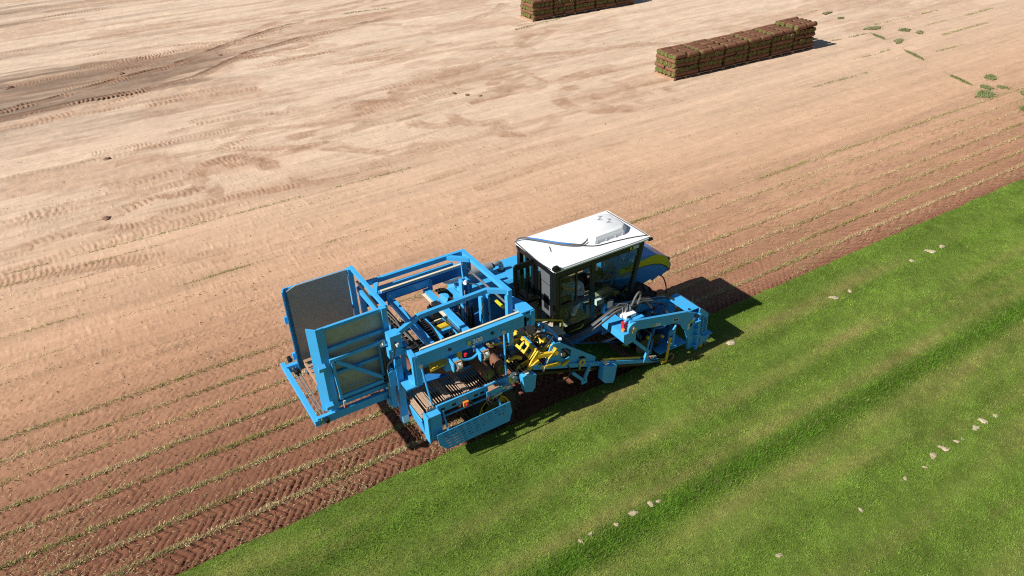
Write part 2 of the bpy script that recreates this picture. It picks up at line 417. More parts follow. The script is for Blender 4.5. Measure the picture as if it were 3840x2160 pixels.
    path([(-8, 35.2), (-2.1, 36.3), (-.15, 36.8), (2.6, 38.0), (5.0, 38.7), (7.9, 40.6), (9.5, 41.6), (13, 43.2)], 0.55, 0.22, 0.18, 0.8, 0.95)
    path([(-8, 34.7), (-2.1, 35.4), (.7, 35.7), (3.3, 35.6), (5.6, 36.2), (8.7, 38.7), (11.6, 39.6), (17, 40.8)], 0.55, 0.20, 0.18, 0.7, 0.8)
    for y_, x0, x1, dd in ((33.8, -6, 7, .07), (38.4, -7, 3, .07), (31.6, 7.5, 12, .07), (30.4, 4, 9, .05), (46.5, -6, 9, .05), (49.3, -6, 16, .06), (54.0, -6, 8, .09), (57.5, -6, 6, .08),
                           (44.3, 2, 16, .05), (28.3, -6, 3, .06), (26.0, 9, 16, .05), (22.4, 8, 20, .05), (29.2, 8, 15, .05), (20.3, 9, 15, .045), (18.9, 10, 16, .04), (32.6, 12, 19, .05), (24.6, -3, 2.6, .06)):
        path([(x0, y_), ((x0 + x1) / 2, y_ + 0.25), (x1, y_ + 0.1)], 0.42, dd * 0.5, 0.17, 0.5)
    rq = np.random.default_rng(5)
    for _ in range(46):                       # sweeping, overlapping wheelings
        x0 = rq.uniform(-4, 18); y0 = rq.uniform(21, 46); L_ = rq.uniform(4, 13); a_ = rq.normal(0, 0.10); cv = rq.normal(0, 0.30); pts = []
        for i in range(9):
            t_ = i / 8 * L_; pts.append((x0 + t_ * math.cos(a_ + cv * i / 8), y0 + t_ * math.sin(a_ + cv * i / 8)))
        path(pts, rq.uniform(0.35, 0.6), rq.uniform(0.02, 0.07), rq.choice([0.15, 0.17, 0.2]), rq.uniform(0.35, 0.9))
    for _ in range(16):                       # turning scuffs
        arc(rq.uniform(-1, 22), rq.uniform(21, 34), rq.uniform(0.5, 2.0), rq.uniform(0, 360), 0, rq.uniform(0.35, 0.7), 0.03, 0.17, rq.uniform(0.4, 0.9), span=rq.uniform(60, 150))
    arc(16.3, 26.6, 0.9, 150, 520, 0.75, 0.05, 0.20, 0.8); arc(16.2, 26.7, 0.35, 0, 359, 0.4, 0.05, 0.16, 0.8)
    arc(11.9, 25.2, 1.0, 170, 285, 0.55); arc(13.4, 24.5, 1.05, 140, 290, 0.55); arc(18.0, 23.3, 1.55, 80, 290, 0.6)
    arc(18.6, 22.4, 1.1, 150, 330, 0.5, 0.035); arc(4.1, 24.8, 1.05, 40, 215, 0.55, 0.06); arc(4.4, 24.4, 0.9, 330, 480, 0.6, 0.06)
    arc(2.4, 24.6, 0.7, 180, 330, 0.55, 0.06); arc(0.9, 23.5, 1.15, 200, 345, 0.55, 0.06); arc(2.4, 23.6, 0.9, 230, 380, 0.45, 0.06)
    arc(22.0, 30.5, 2.6, 100, 190, 0.6); arc(10.2, 30.2, 2.4, 250, 350, 0.55, 0.05)
    H += trk * 0.035 * (fbm(X * 4.5, Y * 5.5, 3, 39) - 0.5)
    # prints left along every lifted strip, crisp near the fresh edge, blurred further off
    sc_ = (Y - 9.31) / PITCH_Y; v = (sc_ - np.floor(sc_) - 0.5) * PITCH_Y
    sid2 = np.floor(sc_)
    s_off = _hash(sid2, sid2 * 0 + 5, 9) * 3
    fade = np.interp(Y, [9.2, 10.0, 11.2, 13.0, 16.5, 19], [1.0, 1.0, 0.95, 0.75, 0.32, 0.0]) * (0.45 + 0.75 * fbm(X * 0.7 + 9, Y * 1.4, 3, 51))
    near_only = (X < 15) | (Y < 15)
    wv = 0.035 * (fbm(X * 4, Y * 4, 2, 53) - 0.5)
    crisp = np.interp(Y, [9.2, 10.3, 11.4, 13.5], [1.0, 0.92, 0.65, 0.3])
    u = X + s_off + 0.80 * np.abs(v - 0.05) + wv * (1.6 - crisp)
    q = np.abs(((u / 0.150) % 1.0) - 0.5) * 2
    fresh = sstep(10.75, 10.2, Y)
    gw = 0.10 + 0.16 * gauss(np.abs(v), 0.24, 0.08) * crisp + 0.14 * fresh
    g1 = sstep(gw + 0.16, gw, q)
    g2 = np.zeros_like(X)
    for cpos in (-0.19, -0.10, -0.01, 0.08, 0.17): g2 = np.maximum(g2, gauss(v + wv * 0.5, cpos, 0.011))
    brk = sstep(0.34, 0.60, fbm(X * 3.2 + 5, Y * 4.6, 3, 55))
    band = sstep(0.305, 0.26, np.abs(v))
    gr = np.maximum(g1, 0.85 * g2) * band * fade * np.maximum(brk, crisp * 0.8) * near_only
    H -= (0.024 + 0.008 * fresh) * gr
    groove = gr
    # soil banked up a little under each uncut line
    for k, ry in enumerate(RIDGES):
        amp = 0.018 if k < 8 else 0.012
        on = (X < CUT_X - 3.4) if k == 0 else np.ones_like(X, bool)
        H += amp * gauss(Y + wob, ry, 0.045) * on
    # general unevenness
    H += 0.030 * (fbm(X * 0.5, Y * 0.9, 4, 61) - 0.5) * (0.4 + 0.9 * far) + 0.013 * (fbm(X * 5, Y * 7, 3, 62) - 0.5) + 0.012 * sstep(0.70, 0.82, fbm(X * 8, Y * 10, 2, 65)) * (Y < 26) + 0.010 * (fbm(X * 14, Y * 18, 2, 63) - 0.5) * (Y < 20)
    H += far * 0.06 * (fbm(X * 1.1, Y * 3.2, 3, 64) - 0.5)
    R = R * tone; G = G * tone; B = B * tone
    def mixc(k, c):
        nonlocal R, G, B
        R = R + (c[0] - R) * k; G = G + (c[1] - G) * k; B = B + (c[2] - B) * k
    mixc(0.34 * scratch, (.33, .195, .12)); mixc(0.48 * brown, (.39, .235, .15)); mixc(0.30 * pale, (.62, .48, .35))
    mixc(0.70 * grey * (0.55 + 0.9 * fbm(X * 0.3, Y * 2.6, 4, 45)), (.185, .125, .09)); mixc(0.75 * trk * (0.5 + fbm(X * 2.5, Y * 4, 3, 37)), (.33, .185, .112)); mixc(rut, (.11, .062, .042))
    mixc((0.56 + 0.04 * sstep(10.75, 10.2, Y)) * groove, (.115, .045, .028))
    kill = sstep(9.3, 8.9, Y)          # under the standing turf
    H = H * (1 - kill) - 0.02 * kill
    return H, np.stack([R, G, B], -1)

HH, CC = ground_fields(GX, GY)

def grid_mesh(name, X, Y, Z, C):
    ny, nx = X.shape; n = nx * ny
    me = bpy.data.meshes.new(name)
    me.vertices.add(n); me.vertices.foreach_set('co', np.stack([X, Y, Z], -1).astype(np.float32).ravel())
    i = np.arange(n).reshape(ny, nx)
    q = np.stack([i[:-1, :-1], i[:-1, 1:], i[1:, 1:], i[1:, :-1]], -1).reshape(-1, 4)
    me.loops.add(q.size); me.loops.foreach_set('vertex_index', q.ravel().astype(np.int32))
    me.polygons.add(len(q)); me.polygons.foreach_set('loop_start', np.arange(0, q.size, 4, dtype=np.int32)); me.polygons.foreach_set('loop_total', np.full(len(q), 4, np.int32))
    me.polygons.foreach_set('use_smooth', np.ones(len(q), bool))
    a = me.attributes.new('tone', 'FLOAT_COLOR', 'POINT')
    a.data.foreach_set('color', np.concatenate([C.reshape(-1, 3), np.ones((n, 1))], 1).astype(np.float32).ravel())
    me.update(calc_edges=True); me.validate()
    return me
ground = tag(link('ground', grid_mesh('ground', GX, GY, HH, np.clip(CC, 0.005, 0.8)), 'soil'), 'bare reddish brown soil of the lifted turf field', kind='structure')

def ground_z(x, y):
    j = int(np.clip(np.searchsorted(ys, y), 1, len(ys) - 1)); i = int(np.clip(np.searchsorted(xs, x), 1, len(xs) - 1))
    return float(HH[j - 1:j + 1, i - 1:i + 1].mean())

# ------------------------------------------------------------------ standing turf
def turf_edge(x):
    w = 0.048 * (fbm(x * 2.2, x * 0 + 3.3, 4, 71) - 0.5) * 2 + 0.03 * (fbm(x * 14, x * 0 + 8.1, 2, 72) - 0.5)
    return np.where(x > CUT_X, EDGE_OLD, EDGE_NEW) + w
def turf_tone(X, Y):
    n1 = fbm(X * 0.10, Y * 1.5, 4, 81); n2 = fbm(X * 1.1, Y * 3.4, 4, 82); n3 = fbm(X * 0.22 + 5, Y * 1.1, 3, 83); n4 = fbm(X * 0.30, Y * 4.0, 3, 84)
    lush = 1.05 * gauss(Y, 6.20 + 0.10 * (n1 - 0.5), 0.26) + 0.42 * gauss(Y, 8.36, 0.22) * sstep(10, 5, X) + 0.38 * gauss(Y, 8.66, 0.18) * sstep(8, 12, X) + 0.30 * gauss(Y, 3.35, 0.3) + 0.22 * gauss(Y, 4.80, 0.22) + 0.28 * gauss(Y, 9.62, 0.22) * (X > CUT_X) + 0.15 * gauss(Y, 7.3, 0.2)
    dry = 0.60 * gauss(Y, 5.72, 0.20) + 0.75 * gauss(Y, 6.66, 0.13) + 0.75 * gauss(Y, 8.98, 0.16) + 0.55 * gauss(Y, 3.98, 0.16) + 0.50 * gauss(Y, 7.75, 0.20) + 0.4 * gauss(Y, 2.6, 0.2) + 0.3 * gauss(Y, 5.2, 0.15)
    dry = dry * sstep(0.28, 0.66, n3) * (0.20 + 1.2 * n2) * 1.2 + 0.42 * sstep(0.52, 0.74, n4) * sstep(0.40, 0.65, n3)
    lush = lush * (0.6 + 0.8 * n2) + 0.14 * sstep(0.50, 0.30, n1)
    return np.clip(lush, 0, 1), np.clip(dry * (1 - 0.8 * np.clip(lush, 0, 1)), 0, 1), n2
def turf_colour(X, Y):
    lush, dry, n = turf_tone(X, Y)
    base = np.array([.184, .272, .045]); lu = np.array([.100, .198, .020]); dr = np.array([.30, .275, .085])
    c = base + (lu - base) * lush[..., None]; c = c + (dr - c) * dry[..., None]
    cl = fbm(X * 7.0, Y * 8.0, 2, 86)        # tufts
    return c * (0.72 + 0.56 * n[..., None]) * (0.74 + 0.52 * cl[..., None]), lush, dry
txs = np.concatenate([np.linspace(-400, -30, 8), np.linspace(-28, -2, 20), lin(-1.5, CUT_X - 0.001, 0.05), [CUT_X - 0.001, CUT_X + 0.001], lin(CUT_X + 0.05, 30, 0.08), np.linspace(31, 60, 20), np.linspace(65, 600, 10)])
tw = np.concatenate([[0.0, 0.004], lin(0.05, 8.0, 0.16), np.linspace(8.5, 30, 15), np.linspace(35, 400, 8)])
TX, TW = np.meshgrid(txs, tw)
TY = EDGE_NEW - TW + (turf_edge(TX) - EDGE_NEW) * sstep(1.6, 0.0, TW)
TZ = 0.028 + 0.012 * (fbm(TX * 2, TY * 2, 3, 85) - 0.5); TZ[0, :] = -0.03
tc_, _, _ = turf_colour(TX, TY)
tc_[0:1] = np.array([.15, .065, .04])
turf = tag(link('turf_field', grid_mesh('turf_field', TX[::-1], TY[::-1], TZ[::-1], (tc_ * 0.72)[::-1]), 'turf'), 'standing green turf still to be lifted', kind='structure')

def blades_mesh(name, px, py, pz, length, width, lean, col, heading=None):
    """one narrow triangle for each blade"""
    n = len(px); a = rng.uniform(0, 2 * math.pi, n) if heading is None else heading
    d = rng.uniform(0, 2 * math.pi, n)
    tip = np.stack([px + np.cos(d) * np.sin(lean) * length, py + np.sin(d) * np.sin(lean) * length, pz + np.cos(lean) * length], -1)
    ox, oy = np.cos(a) * width / 2, np.sin(a) * width / 2
    v = np.stack([np.stack([px - ox, py - oy, pz], -1), np.stack([px + ox, py + oy, pz], -1), tip], 1).reshape(-1, 3)
    me = bpy.data.meshes.new(name)
    me.vertices.add(3 * n); me.vertices.foreach_set('co', v.astype(np.float32).ravel())
    me.loops.add(3 * n); me.loops.foreach_set('vertex_index', np.arange(3 * n, dtype=np.int32))
    me.polygons.add(n); me.polygons.foreach_set('loop_start', np.arange(0, 3 * n, 3, dtype=np.int32)); me.polygons.foreach_set('loop_total', np.full(n, 3, np.int32))
    at = me.attributes.new('tone', 'FLOAT_COLOR', 'POINT')
    cc = np.repeat(np.concatenate([col, np.ones((n, 1))], 1), 3, 0)
    at.data.foreach_set('color', cc.astype(np.float32).ravel())
    me.update(calc_edges=True)
    return me

def sees(x, y, margin=1.0):
    """rough area of field around the viewpoint's field of view, generously widened"""
    d = np.stack([x, y, np.full_like(x, -HEIGHT)], -1)
    z = d @ np.array(fwd); u = d @ np.array(rgt) / z; v = d @ np.array(dwn) / z
    k = margin / np.maximum(z, 1)
    return (z > 1) & (np.abs(u) < 0.667 + k) & (np.abs(v) < 0.375 + k)

NB = 1450000
bx = rng.uniform(-3, 27, NB); by = rng.uniform(1.0, 9.97, NB)
ok = (by < turf_edge(bx) - 0.003) & sees(bx, by, 1.6)
keep = rng.uniform(0, 1, NB) < np.clip(1.15 - np.hypot(bx, by) / 34, 0.35, 1)
bx, by = bx[ok & keep], by[ok & keep]
bc, bl, bd = turf_colour(bx, by)
nb = len(bx)
bc = bc * rng.uniform(0.65, 1.75, (nb, 1))
straw = rng.uniform(0, 1, nb) < 0.10 + 0.32 * bd
bc[straw] = np.array([.36, .33, .14]) * rng.uniform(0.6, 1.2, (straw.sum(), 1))
blen = rng.uniform(0.022, 0.048, nb) * (1 + 1.0 * bl - 0.2 * bd) * (0.7 + 0.6 * fbm(bx * 7.0, by * 8.0, 2, 86))
grass = link('grass', blades_mesh('grass', bx, by, np.full(nb, 0.022), blen, rng.uniform(0.006, 0.011, nb), rng.uniform(0.15, 1.05, nb), bc), 'blade')
tag(grass, 'short green grass blades of the standing turf', 'grass', kind='stuff')

# uncut lines of grass left between the lifted strips
SEGS = [(35.17, 23.7, 39.92, 23.53), (36.86, 22.12, 42.72, 22.08), (25.4, 19.17, 28.58, 19.09), (31.23, 23.03, 33.49, 22.88), (35.91, 20.61, 39.5, 20.67), (33.73, 27.21, 35.39, 27.33), (29.56, 20.57, 32.02, 20.6), (32.75, 19.22, 35.14, 19.15), (15.22, 43.27, 17.84, 42.9), (20.88, 34.13, 23.98, 34.57)]
rx, ry_, rl, rc, rle = [], [], [], [], []
GREEN, STRAW = np.array([.30, .31, .095]), np.array([.62, .53, .29])
for k, ry in enumerate(RIDGES):
    x0, x1 = -5.5, 44
    dens = [560, 520, 520, 430, 450, 330, 330, 420][k] if k < 8 else {13: 300, 17: 180, 18: 260}.get(k, 60 if k < 20 else 40)
    m = int((x1 - x0) * dens)
    x = rng.uniform(x0, x1, m); y = ry + rng.normal(0, 0.030, m) + 0.05 * (fbm(x * 0.35, np.full(m, ry * 0.35), 3, 5) - 0.5)
    dn = fbm(x * 0.55, np.full(m, ry * 3.1), 3, 91)
    thr = 0.10 if k < 5 else (0.24 if k < 8 else 0.52)
    ok = (rng.uniform(0, 1, m) < sstep(thr - 0.15, thr + 0.2, dn) + (0.12 if k < 8 else 0.02)) & sees(x, y, 2.0)
    ok &= rng.uniform(0, 1, m) < np.clip(1.25 - np.hypot(x, y) / 45, 0.25, 1)
    if k in (13, 17, 18): ok &= (x < 9) | (rng.uniform(0, 1, m) < 0.12)
    if 1 <= k <= 6: ok &= (x < 6) | (rng.uniform(0, 1, m) < 0.62)
    if k == 0: ok &= x < CUT_X - 3.5
    x, y = x[ok], y[ok]; n = len(x)
    g = np.clip(0.25 + 0.75 * (fbm(x * 0.8, np.full(n, ry * 1.7), 3, 95) - 0.40) * 2 + (0.20 if k in (2, 7, 13, 18) else 0) - (0.12 if k >= 8 and k not in (13, 18) else 0), 0, 1)[:, None]
    is_g = rng.uniform(0, 1, (n, 1)) < g
    c = np.where(is_g, GREEN, STRAW) * rng.uniform(0.6, 1.35, (n, 1))
    rx.append(x); ry_.append(y); rc.append(c); rl.append(rng.uniform(0.035, 0.085, n) * (1.0 if k < 8 else 0.8)); rle.append(rng.uniform(0.5, 1.5, n))
for x0, y0, x1, y1 in SEGS:                   # a few longer green lines left standing far off
    n = int(math.hypot(x1 - x0, y1 - y0) * 150); t = rng.uniform(0, 1, n); t = t[rng.uniform(0, 1, n) < sstep(0.25, 0.55, fbm(t * 6 + x0, t * 0 + y0, 3, 99))]; n = len(t)
    rx.append(x0 + (x1 - x0) * t + rng.normal(0, .03, n)); ry_.append(y0 + (y1 - y0) * t + rng.normal(0, .05, n)); rl.append(rng.uniform(.04, .09, n)); rle.append(rng.uniform(.4, 1.4, n))
    rc.append(np.where(rng.uniform(0, 1, (n, 1)) < .65, np.array([.19, .25, .07]), STRAW) * rng.uniform(.6, 1.3, (n, 1)))
x, y = np.concatenate(rx), np.concatenate(ry_); n = len(x)
lines = link('strip_grass', blades_mesh('strip_grass', x, y, np.full(n, 0.008), np.concatenate(rl), rng.uniform(0.010, 0.018, n) * (1 + np.clip(y - 16, 0, 20) * 0.05), np.concatenate(rle), np.concatenate(rc)), 'blade')
tag(lines, 'thin straw and green grass lines left between the lifted strips', 'grass', kind='stuff')

# clippings strewn over the soil
m = 110000
x = rng.uniform(-5, 30, m); y = 9.4 + rng.exponential(2.6, m)
cl = fbm(x * 0.9, y * 1.5, 3, 97)
ok = (rng.uniform(0, 1, m) < 0.16 + sstep(0.50, 0.72, cl) * 0.9) & sees(x, y, 1.5) & (y < 26) & ((x < CUT_X - 3.5) | (y > 10.05))
x, y = x[ok], y[ok]; n = len(x)
c = np.where(rng.uniform(0, 1, (n, 1)) < 0.25, GREEN, STRAW) * rng.uniform(0.6, 1.3, (n, 1))
clip = link('loose_grass', blades_mesh('loose_grass', x, y, np.full(n, 0.012), rng.uniform(0.03, 0.08, n), rng.uniform(0.006, 0.012, n), rng.uniform(1.25, 1.55, n), c), 'blade')
tag(clip, 'loose grass clippings strewn over the bare soil', 'clippings', kind='stuff')

# crumbs of soil, thicker along the fresh cut
m = 9000
x = rng.uniform(-4, 26, m); y = np.where(rng.uniform(0, 1, m) < 0.35, np.where(x > CUT_X, EDGE_OLD, EDGE_NEW) + np.abs(rng.normal(0, 0.07, m)) + .01, 9.4 + rng.exponential(2.6, m))
ok = sees(x, y, 1.0) & (y < 34) & (~((x > 5) & (x < CUT_X) & (y < 10.1)))
x, y = x[ok], y[ok]; n = len(x)
s = rng.uniform(0.008, 0.022, n) * (1 + np.clip(y - 12, 0, 20) * 0.05)
ang = rng.uniform(0, 6.28, n); V = []
for k in range(3): V.append(np.stack([x + s * np.cos(ang + k * 2.1), y + s * np.sin(ang + k * 2.1), np.full(n, -0.004)], -1))
V.append(np.stack([x + 0.3 * s, y, s * rng.uniform(0.8, 1.5, n)], -1))
V = np.stack(V, 1).reshape(-1, 3); idx = np.arange(n)[:, None] * 4
F = np.concatenate([idx + np.array([0, 1, 3]), idx + np.array([1, 2, 3]), idx + np.array([2, 0, 3])], 0)
zz = np.array([ground_z(a_, b_) for a_, b_ in zip(x, y)]); V[:, 2] += np.repeat(zz, 4)
cm = bpy.data.meshes.new('soil_crumbs'); cm.from_pydata(V.tolist(), [], F.tolist())
at = cm.attributes.new('tone', 'FLOAT_COLOR', 'POINT')
cc = np.stack([np.interp(y, [9.3, 12, 18, 30], q) for q in ([.16, .27, .42, .44], [.072, .13, .25, .28], [.044, .08, .16, .18])], -1) * rng.uniform(.6, 1.25, (n, 1))
at.data.foreach_set('color', np.repeat(np.concatenate([cc, np.ones((n, 1))], 1), 4, 0).astype(np.float32).ravel())
tag(link('soil_crumbs', cm, 'soil'), 'small crumbs of soil strewn over the bare field', 'soil', kind='stuff')

# ================================================================== turf harvester
HO = (6.0, 10.6, 0.0)
harv = tag(empty('turf_harvester', HO), 'blue turf roll harvester with white cab roof working along the turf edge', 'harvester')
def islands(shape, gap=0.012):
    """pieces of a shape that do not touch one another"""
    v, f = shape; par = list(range(len(v)))
    def find(i):
        while par[i] != i: par[i] = par[par[i]]; i = par[i]
        return i
    for q in f:
        r = find(q[0])
        for i in q[1:]: par[find(i)] = r
    comp = {}
    for i in range(len(v)): comp.setdefault(find(i), []).append(i)
    cs = []
    for ids in comp.values():
        p = np.array([v[i] for i in ids]); cs.append([set(ids), p.min(0) - gap, p.max(0) + gap])
    merged = True
    while merged:
        merged = False
        for i in range(len(cs)):
            for j in range(i + 1, len(cs)):
                if (cs[i][1] <= cs[j][2]).all() and (cs[j][1] <= cs[i][2]).all():
                    cs[i] = [cs[i][0] | cs[j][0], np.minimum(cs[i][1], cs[j][1]), np.maximum(cs[i][2], cs[j][2])]; del cs[j]; merged = True; break
            if merged: break
    if len(cs) == 1: return [shape]
    out = []
    for ids, _, _ in cs:
        order = sorted(ids); m = {k: n for n, k in enumerate(order)}
        out.append(([v[i] for i in order], [tuple(m[i] for i in q) for q in f if q[0] in ids]))
    return out
def P(name, mat, shape, parent=None, sm=False, label=None):
    first = None
    for sh in islands(shape):
        o = link(name, mesh_of(name, sh, HO), mat, first if (first and parent is None) else (parent or harv))
        if sm: smooth(o)
        first = first or o
    if label: first['label'] = label
    return first
def CP(src, parent, off):
    o = src.copy(); COL.objects.link(o); o.parent = parent; o.location = off
    return o
def text_shape(txt, size, to3d, shear=0.0, bold=0.0):
    cu = bpy.data.curves.new('t', 'FONT'); cu.body = txt; cu.size = size; cu.resolution_u = 2; cu.offset = bold; cu.shear = shear
    cu.align_x = 'LEFT'
    ob = bpy.data.objects.new('t', cu); COL.objects.link(ob)
    dg = bpy.context.evaluated_depsgraph_get(); dg.update()
    me = bpy.data.meshes.new_from_object(ob.evaluated_get(dg))
    v = [tuple(to3d(p.co.x, p.co.y)) for p in me.vertices]; f = [tuple(q.vertices) for q in me.polygons]
    w = max(p.co.x for p in me.vertices)
    bpy.data.objects.remove(ob); bpy.data.curves.remove(cu); bpy.data.meshes.remove(me)
    return (v, f), w
def r300(parent, size, to3d, bold=0.004):
    s1, w1 = text_shape('R', size, to3d, bold=bold)
    P('lettering', 'lime', s1, parent)
    s2, _ = text_shape('300', size, lambda a, b: to3d(a + w1 + size * 0.06, b), bold=bold)
    P('lettering', 'decal_white', s2, parent)
def bolt(p, axis, r=0.014): return cyl(p, tuple(Vector(p) + Vector(axis) * 0.018), r, 6)

# ---- chassis, mostly in shade under the machine
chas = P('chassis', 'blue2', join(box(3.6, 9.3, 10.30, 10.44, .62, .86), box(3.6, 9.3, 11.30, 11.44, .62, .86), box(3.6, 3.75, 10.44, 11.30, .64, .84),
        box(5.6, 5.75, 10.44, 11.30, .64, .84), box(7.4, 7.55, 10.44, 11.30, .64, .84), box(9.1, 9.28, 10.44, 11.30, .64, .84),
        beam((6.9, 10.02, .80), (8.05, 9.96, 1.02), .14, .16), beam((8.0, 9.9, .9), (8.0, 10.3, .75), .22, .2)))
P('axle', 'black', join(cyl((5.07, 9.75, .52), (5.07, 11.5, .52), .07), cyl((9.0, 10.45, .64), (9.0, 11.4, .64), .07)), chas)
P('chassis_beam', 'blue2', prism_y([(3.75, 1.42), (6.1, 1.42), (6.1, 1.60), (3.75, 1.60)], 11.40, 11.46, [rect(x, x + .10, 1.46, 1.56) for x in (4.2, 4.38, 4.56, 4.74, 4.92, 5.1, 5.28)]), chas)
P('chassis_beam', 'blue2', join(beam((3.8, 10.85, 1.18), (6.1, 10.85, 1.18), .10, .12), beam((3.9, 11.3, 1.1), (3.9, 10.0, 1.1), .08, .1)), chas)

# ---- wheels
def wheel(c, r, w, rimr, side, rim_mat='yellow', lugn=22):
    prof = [(-.5, .60), (-.5, .86), (-.40, .97), (-.15, 1.0), (.15, 1.0), (.40, .97), (.5, .86), (.5, .60)]
    n = 36; v, f = [], []
    for i in range(n):
        a = 2 * math.pi * i / n
        for u, k in prof: v.append((c[0] + math.cos(a) * r * k, c[1] + u * w, c[2] + math.sin(a) * r * k))
    m = len(prof)
    for i in range(n):
        for k in range(m): f.append((i * m + k, i * m + (k + 1) % m, ((i + 1) % n) * m + (k + 1) % m, ((i + 1) % n) * m + k))
    lug = []
    for i in range(lugn):
        a = 2 * math.pi * i / lugn
        for s in (-1, 1):
            a2 = a + (math.pi / lugn if s > 0 else 0)
            p = (c[0] + math.cos(a2) * r * 1.01, c[1] + s * w * .04, c[2] + math.sin(a2) * r * 1.01)
            q = (c[0] + math.cos(a2 + .16) * r * .985, c[1] + s * w * .48, c[2] + math.sin(a2 + .16) * r * .985)
            lug.append(beam(p, q, .045, .05, (math.cos(a2), 0, math.sin(a2))))
    ty = P('tyre', 'rubber', join((v, f), *lug))
    wh = ty; wh.name = 'wheel'
    ys_ = c[1] + side * w * .5
    d = -side
    rim = P('rim', rim_mat, join(ring((c[0], ys_ + d * .03, c[2]), (0, 1, 0), rimr, rimr * .90, .06, 28), cyl((c[0], ys_ + d * .10, c[2]), (c[0], ys_ + d * .13, c[2]), rimr * .92, 28)), wh)
    P('hub', 'black', join(cyl((c[0], ys_ + d * .10, c[2]), (c[0], ys_ + d * .02, c[2]), rimr * .58, 18), *[bolt((c[0] + math.cos(t) * rimr * .72, ys_ + d * .10, c[2] + math.sin(t) * rimr * .72), (0, -d, 0), .02) for t in np.linspace(0, 2 * math.pi, 8, endpoint=False)]), wh)
    return wh
wheel((5.07, 9.60, .53), .53, .38, .33, -1)
wheel((9.02, 10.32, .64), .64, .42, .36, -1, 'blue2')
wheel((5.07, 11.62, .53), .53, .38, .33, 1)
wheel((9.02, 11.40, .64), .64, .36, .36, 1, 'blue2')

# ---- pallet hopper at the rear
hop = P('hopper', 'blue', join(box(2.05, 3.42, 10.03, 10.10, 1.21, 1.36), box(2.05, 3.60, 11.70, 11.77, 1.21, 1.36)))
for y0, y1, s in ((10.155, 10.175, -1), (11.625, 11.645, 1)):
    P('side_panel', 'galv', prism_y([(2.34, 1.38), (3.44, 1.38), (3.44, 3.0), (2.50, 3.0), (2.34, 2.94)], y0, y1), hop)
yn = 10.10
for shape in (box(2.36, 3.44, yn, 10.15, 2.955, 3.015), box(2.40, 3.44, yn, 10.15, 2.55, 2.61), box(2.40, 3.44, yn, 10.15, 2.05, 2.10), box(2.40, 3.44, yn, 10.15, 1.40, 1.48)):
    P('panel_rail', 'blue', shape, hop)
for z_ in (2.94, 2.2, 1.45): P('panel_rail', 'blue', box(2.40, 3.50, 11.65, 11.70, z_ - .04, z_ + .04), hop)
# upright channels: rear pair and front pair
P('post', 'blue', prism_z([(2.20, 10.20), (2.32, 10.08), (2.46, 10.08), (2.46, 10.10), (2.335, 10.10), (2.215, 10.22)], 1.36, 3.04), hop)
P('post', 'blue', prism_z([(2.24, 11.58), (2.30, 11.72), (2.40, 11.72), (2.40, 11.70), (2.315, 11.70), (2.255, 11.575)], 1.2, 2.97), hop)
P('post', 'blue', box(3.44, 3.53, 10.06, 10.18, 1.36, 3.03), hop)
P('post', 'blue', box(3.46, 3.55, 11.60, 11.70, 1.2, 3.0), hop)
# lower gate frame with its diagonal
yg0, yg1 = 10.01, 10.06
for a, b in (((2.44, 2.40), (3.42, 2.42)), ((2.49, 1.62), (3.42, 1.62)), ((2.48, 2.38), (2.52, 1.58)), ((3.32, 2.40), (3.32, 1.58)), ((2.54, 2.36), (3.31, 1.68))):
    P('gate_bar', 'blue', beam((a[0], 10.045, a[1]), (b[0], 10.045, b[1]), .045, .065, (0, 0, 1) if a[0] != b[0] else (1, 0, 0)), hop)
for z_, sgn in ((2.32, 1), (1.52, 1)):
    P('hinge_plate', 'blue', prism_x([(11.72, z_ - .08), (11.80, z_ - .02), (11.80, z_ + .04), (11.72, z_ + .06)], 2.22, 2.34), hop)
    P('hinge_plate', 'blue', prism_x([(10.02, z_ - .06), (10.08, z_ - .06), (10.08, z_ + .06), (10.00, z_ + .02)], 2.24, 2.36), hop)
P('rear_bar', 'blue', box(2.00, 2.08, 10.02, 11.92, 1.22, 1.33), hop)
P('rear_bar_arm', 'blue', box(2.08, 2.30, 11.78, 11.84, 1.2, 1.32), hop)
for x_ in (2.155, 2.215): P('roller_rod', 'steel', cyl((x_, 10.12, 1.30), (x_, 11.72, 1.30), .016, 10), hop, True)
P('shaft_collar', 'black', join(cyl((2.19, 11.46, 1.31), (2.19, 11.60, 1.31), .055, 10), cyl((2.18, 11.86, 1.36), (2.18, 11.96, 1.36), .045, 12), cyl((2.2, 9.96, 1.29), (2.2, 10.03, 1.29), .04, 10)), hop)
P('hydraulic_cylinder', 'black', cyl((3.36, 9.98, 2.38), (3.345, 9.98, 1.62), .045, 12), hop, True)
P('piston_rod', 'steel', cyl((3.345, 9.98, 1.62), (3.34, 9.98, 1.26), .02, 10), hop, True)
P('clevis', 'blue', join(box(3.28, 3.42, 9.94, 10.02, 1.12, 1.26), bolt((3.35, 9.94, 1.2), (0, -1, 0), .03)), hop)
P('valve_fitting', 'steel', join(box(3.30, 3.42, 9.94, 10.0, 2.38, 2.42), cyl((3.36, 9.97, 2.42), (3.36, 9.97, 2.48), .03, 8)), hop)
P('reflector', 'decal_white', box(2.52, 2.56, 9.985, 10.0, 1.42, 1.56), hop)
P('reflector', 'red', box(2.525, 2.575, 9.98, 9.992, 1.40, 1.46), hop)
for i in range(2): P('warning_decal', 'lime', prism_y([(2.10 + .0, 1.23 + .075 * i), (2.14, 1.23 + .075 * i), (2.12, 1.275 + .075 * i)], 10.02, 10.028), hop)
P('top_crossbar', 'blue', beam((3.54, 10.12, 3.0), (3.54, 11.66, 3.0), .06, .07), hop)
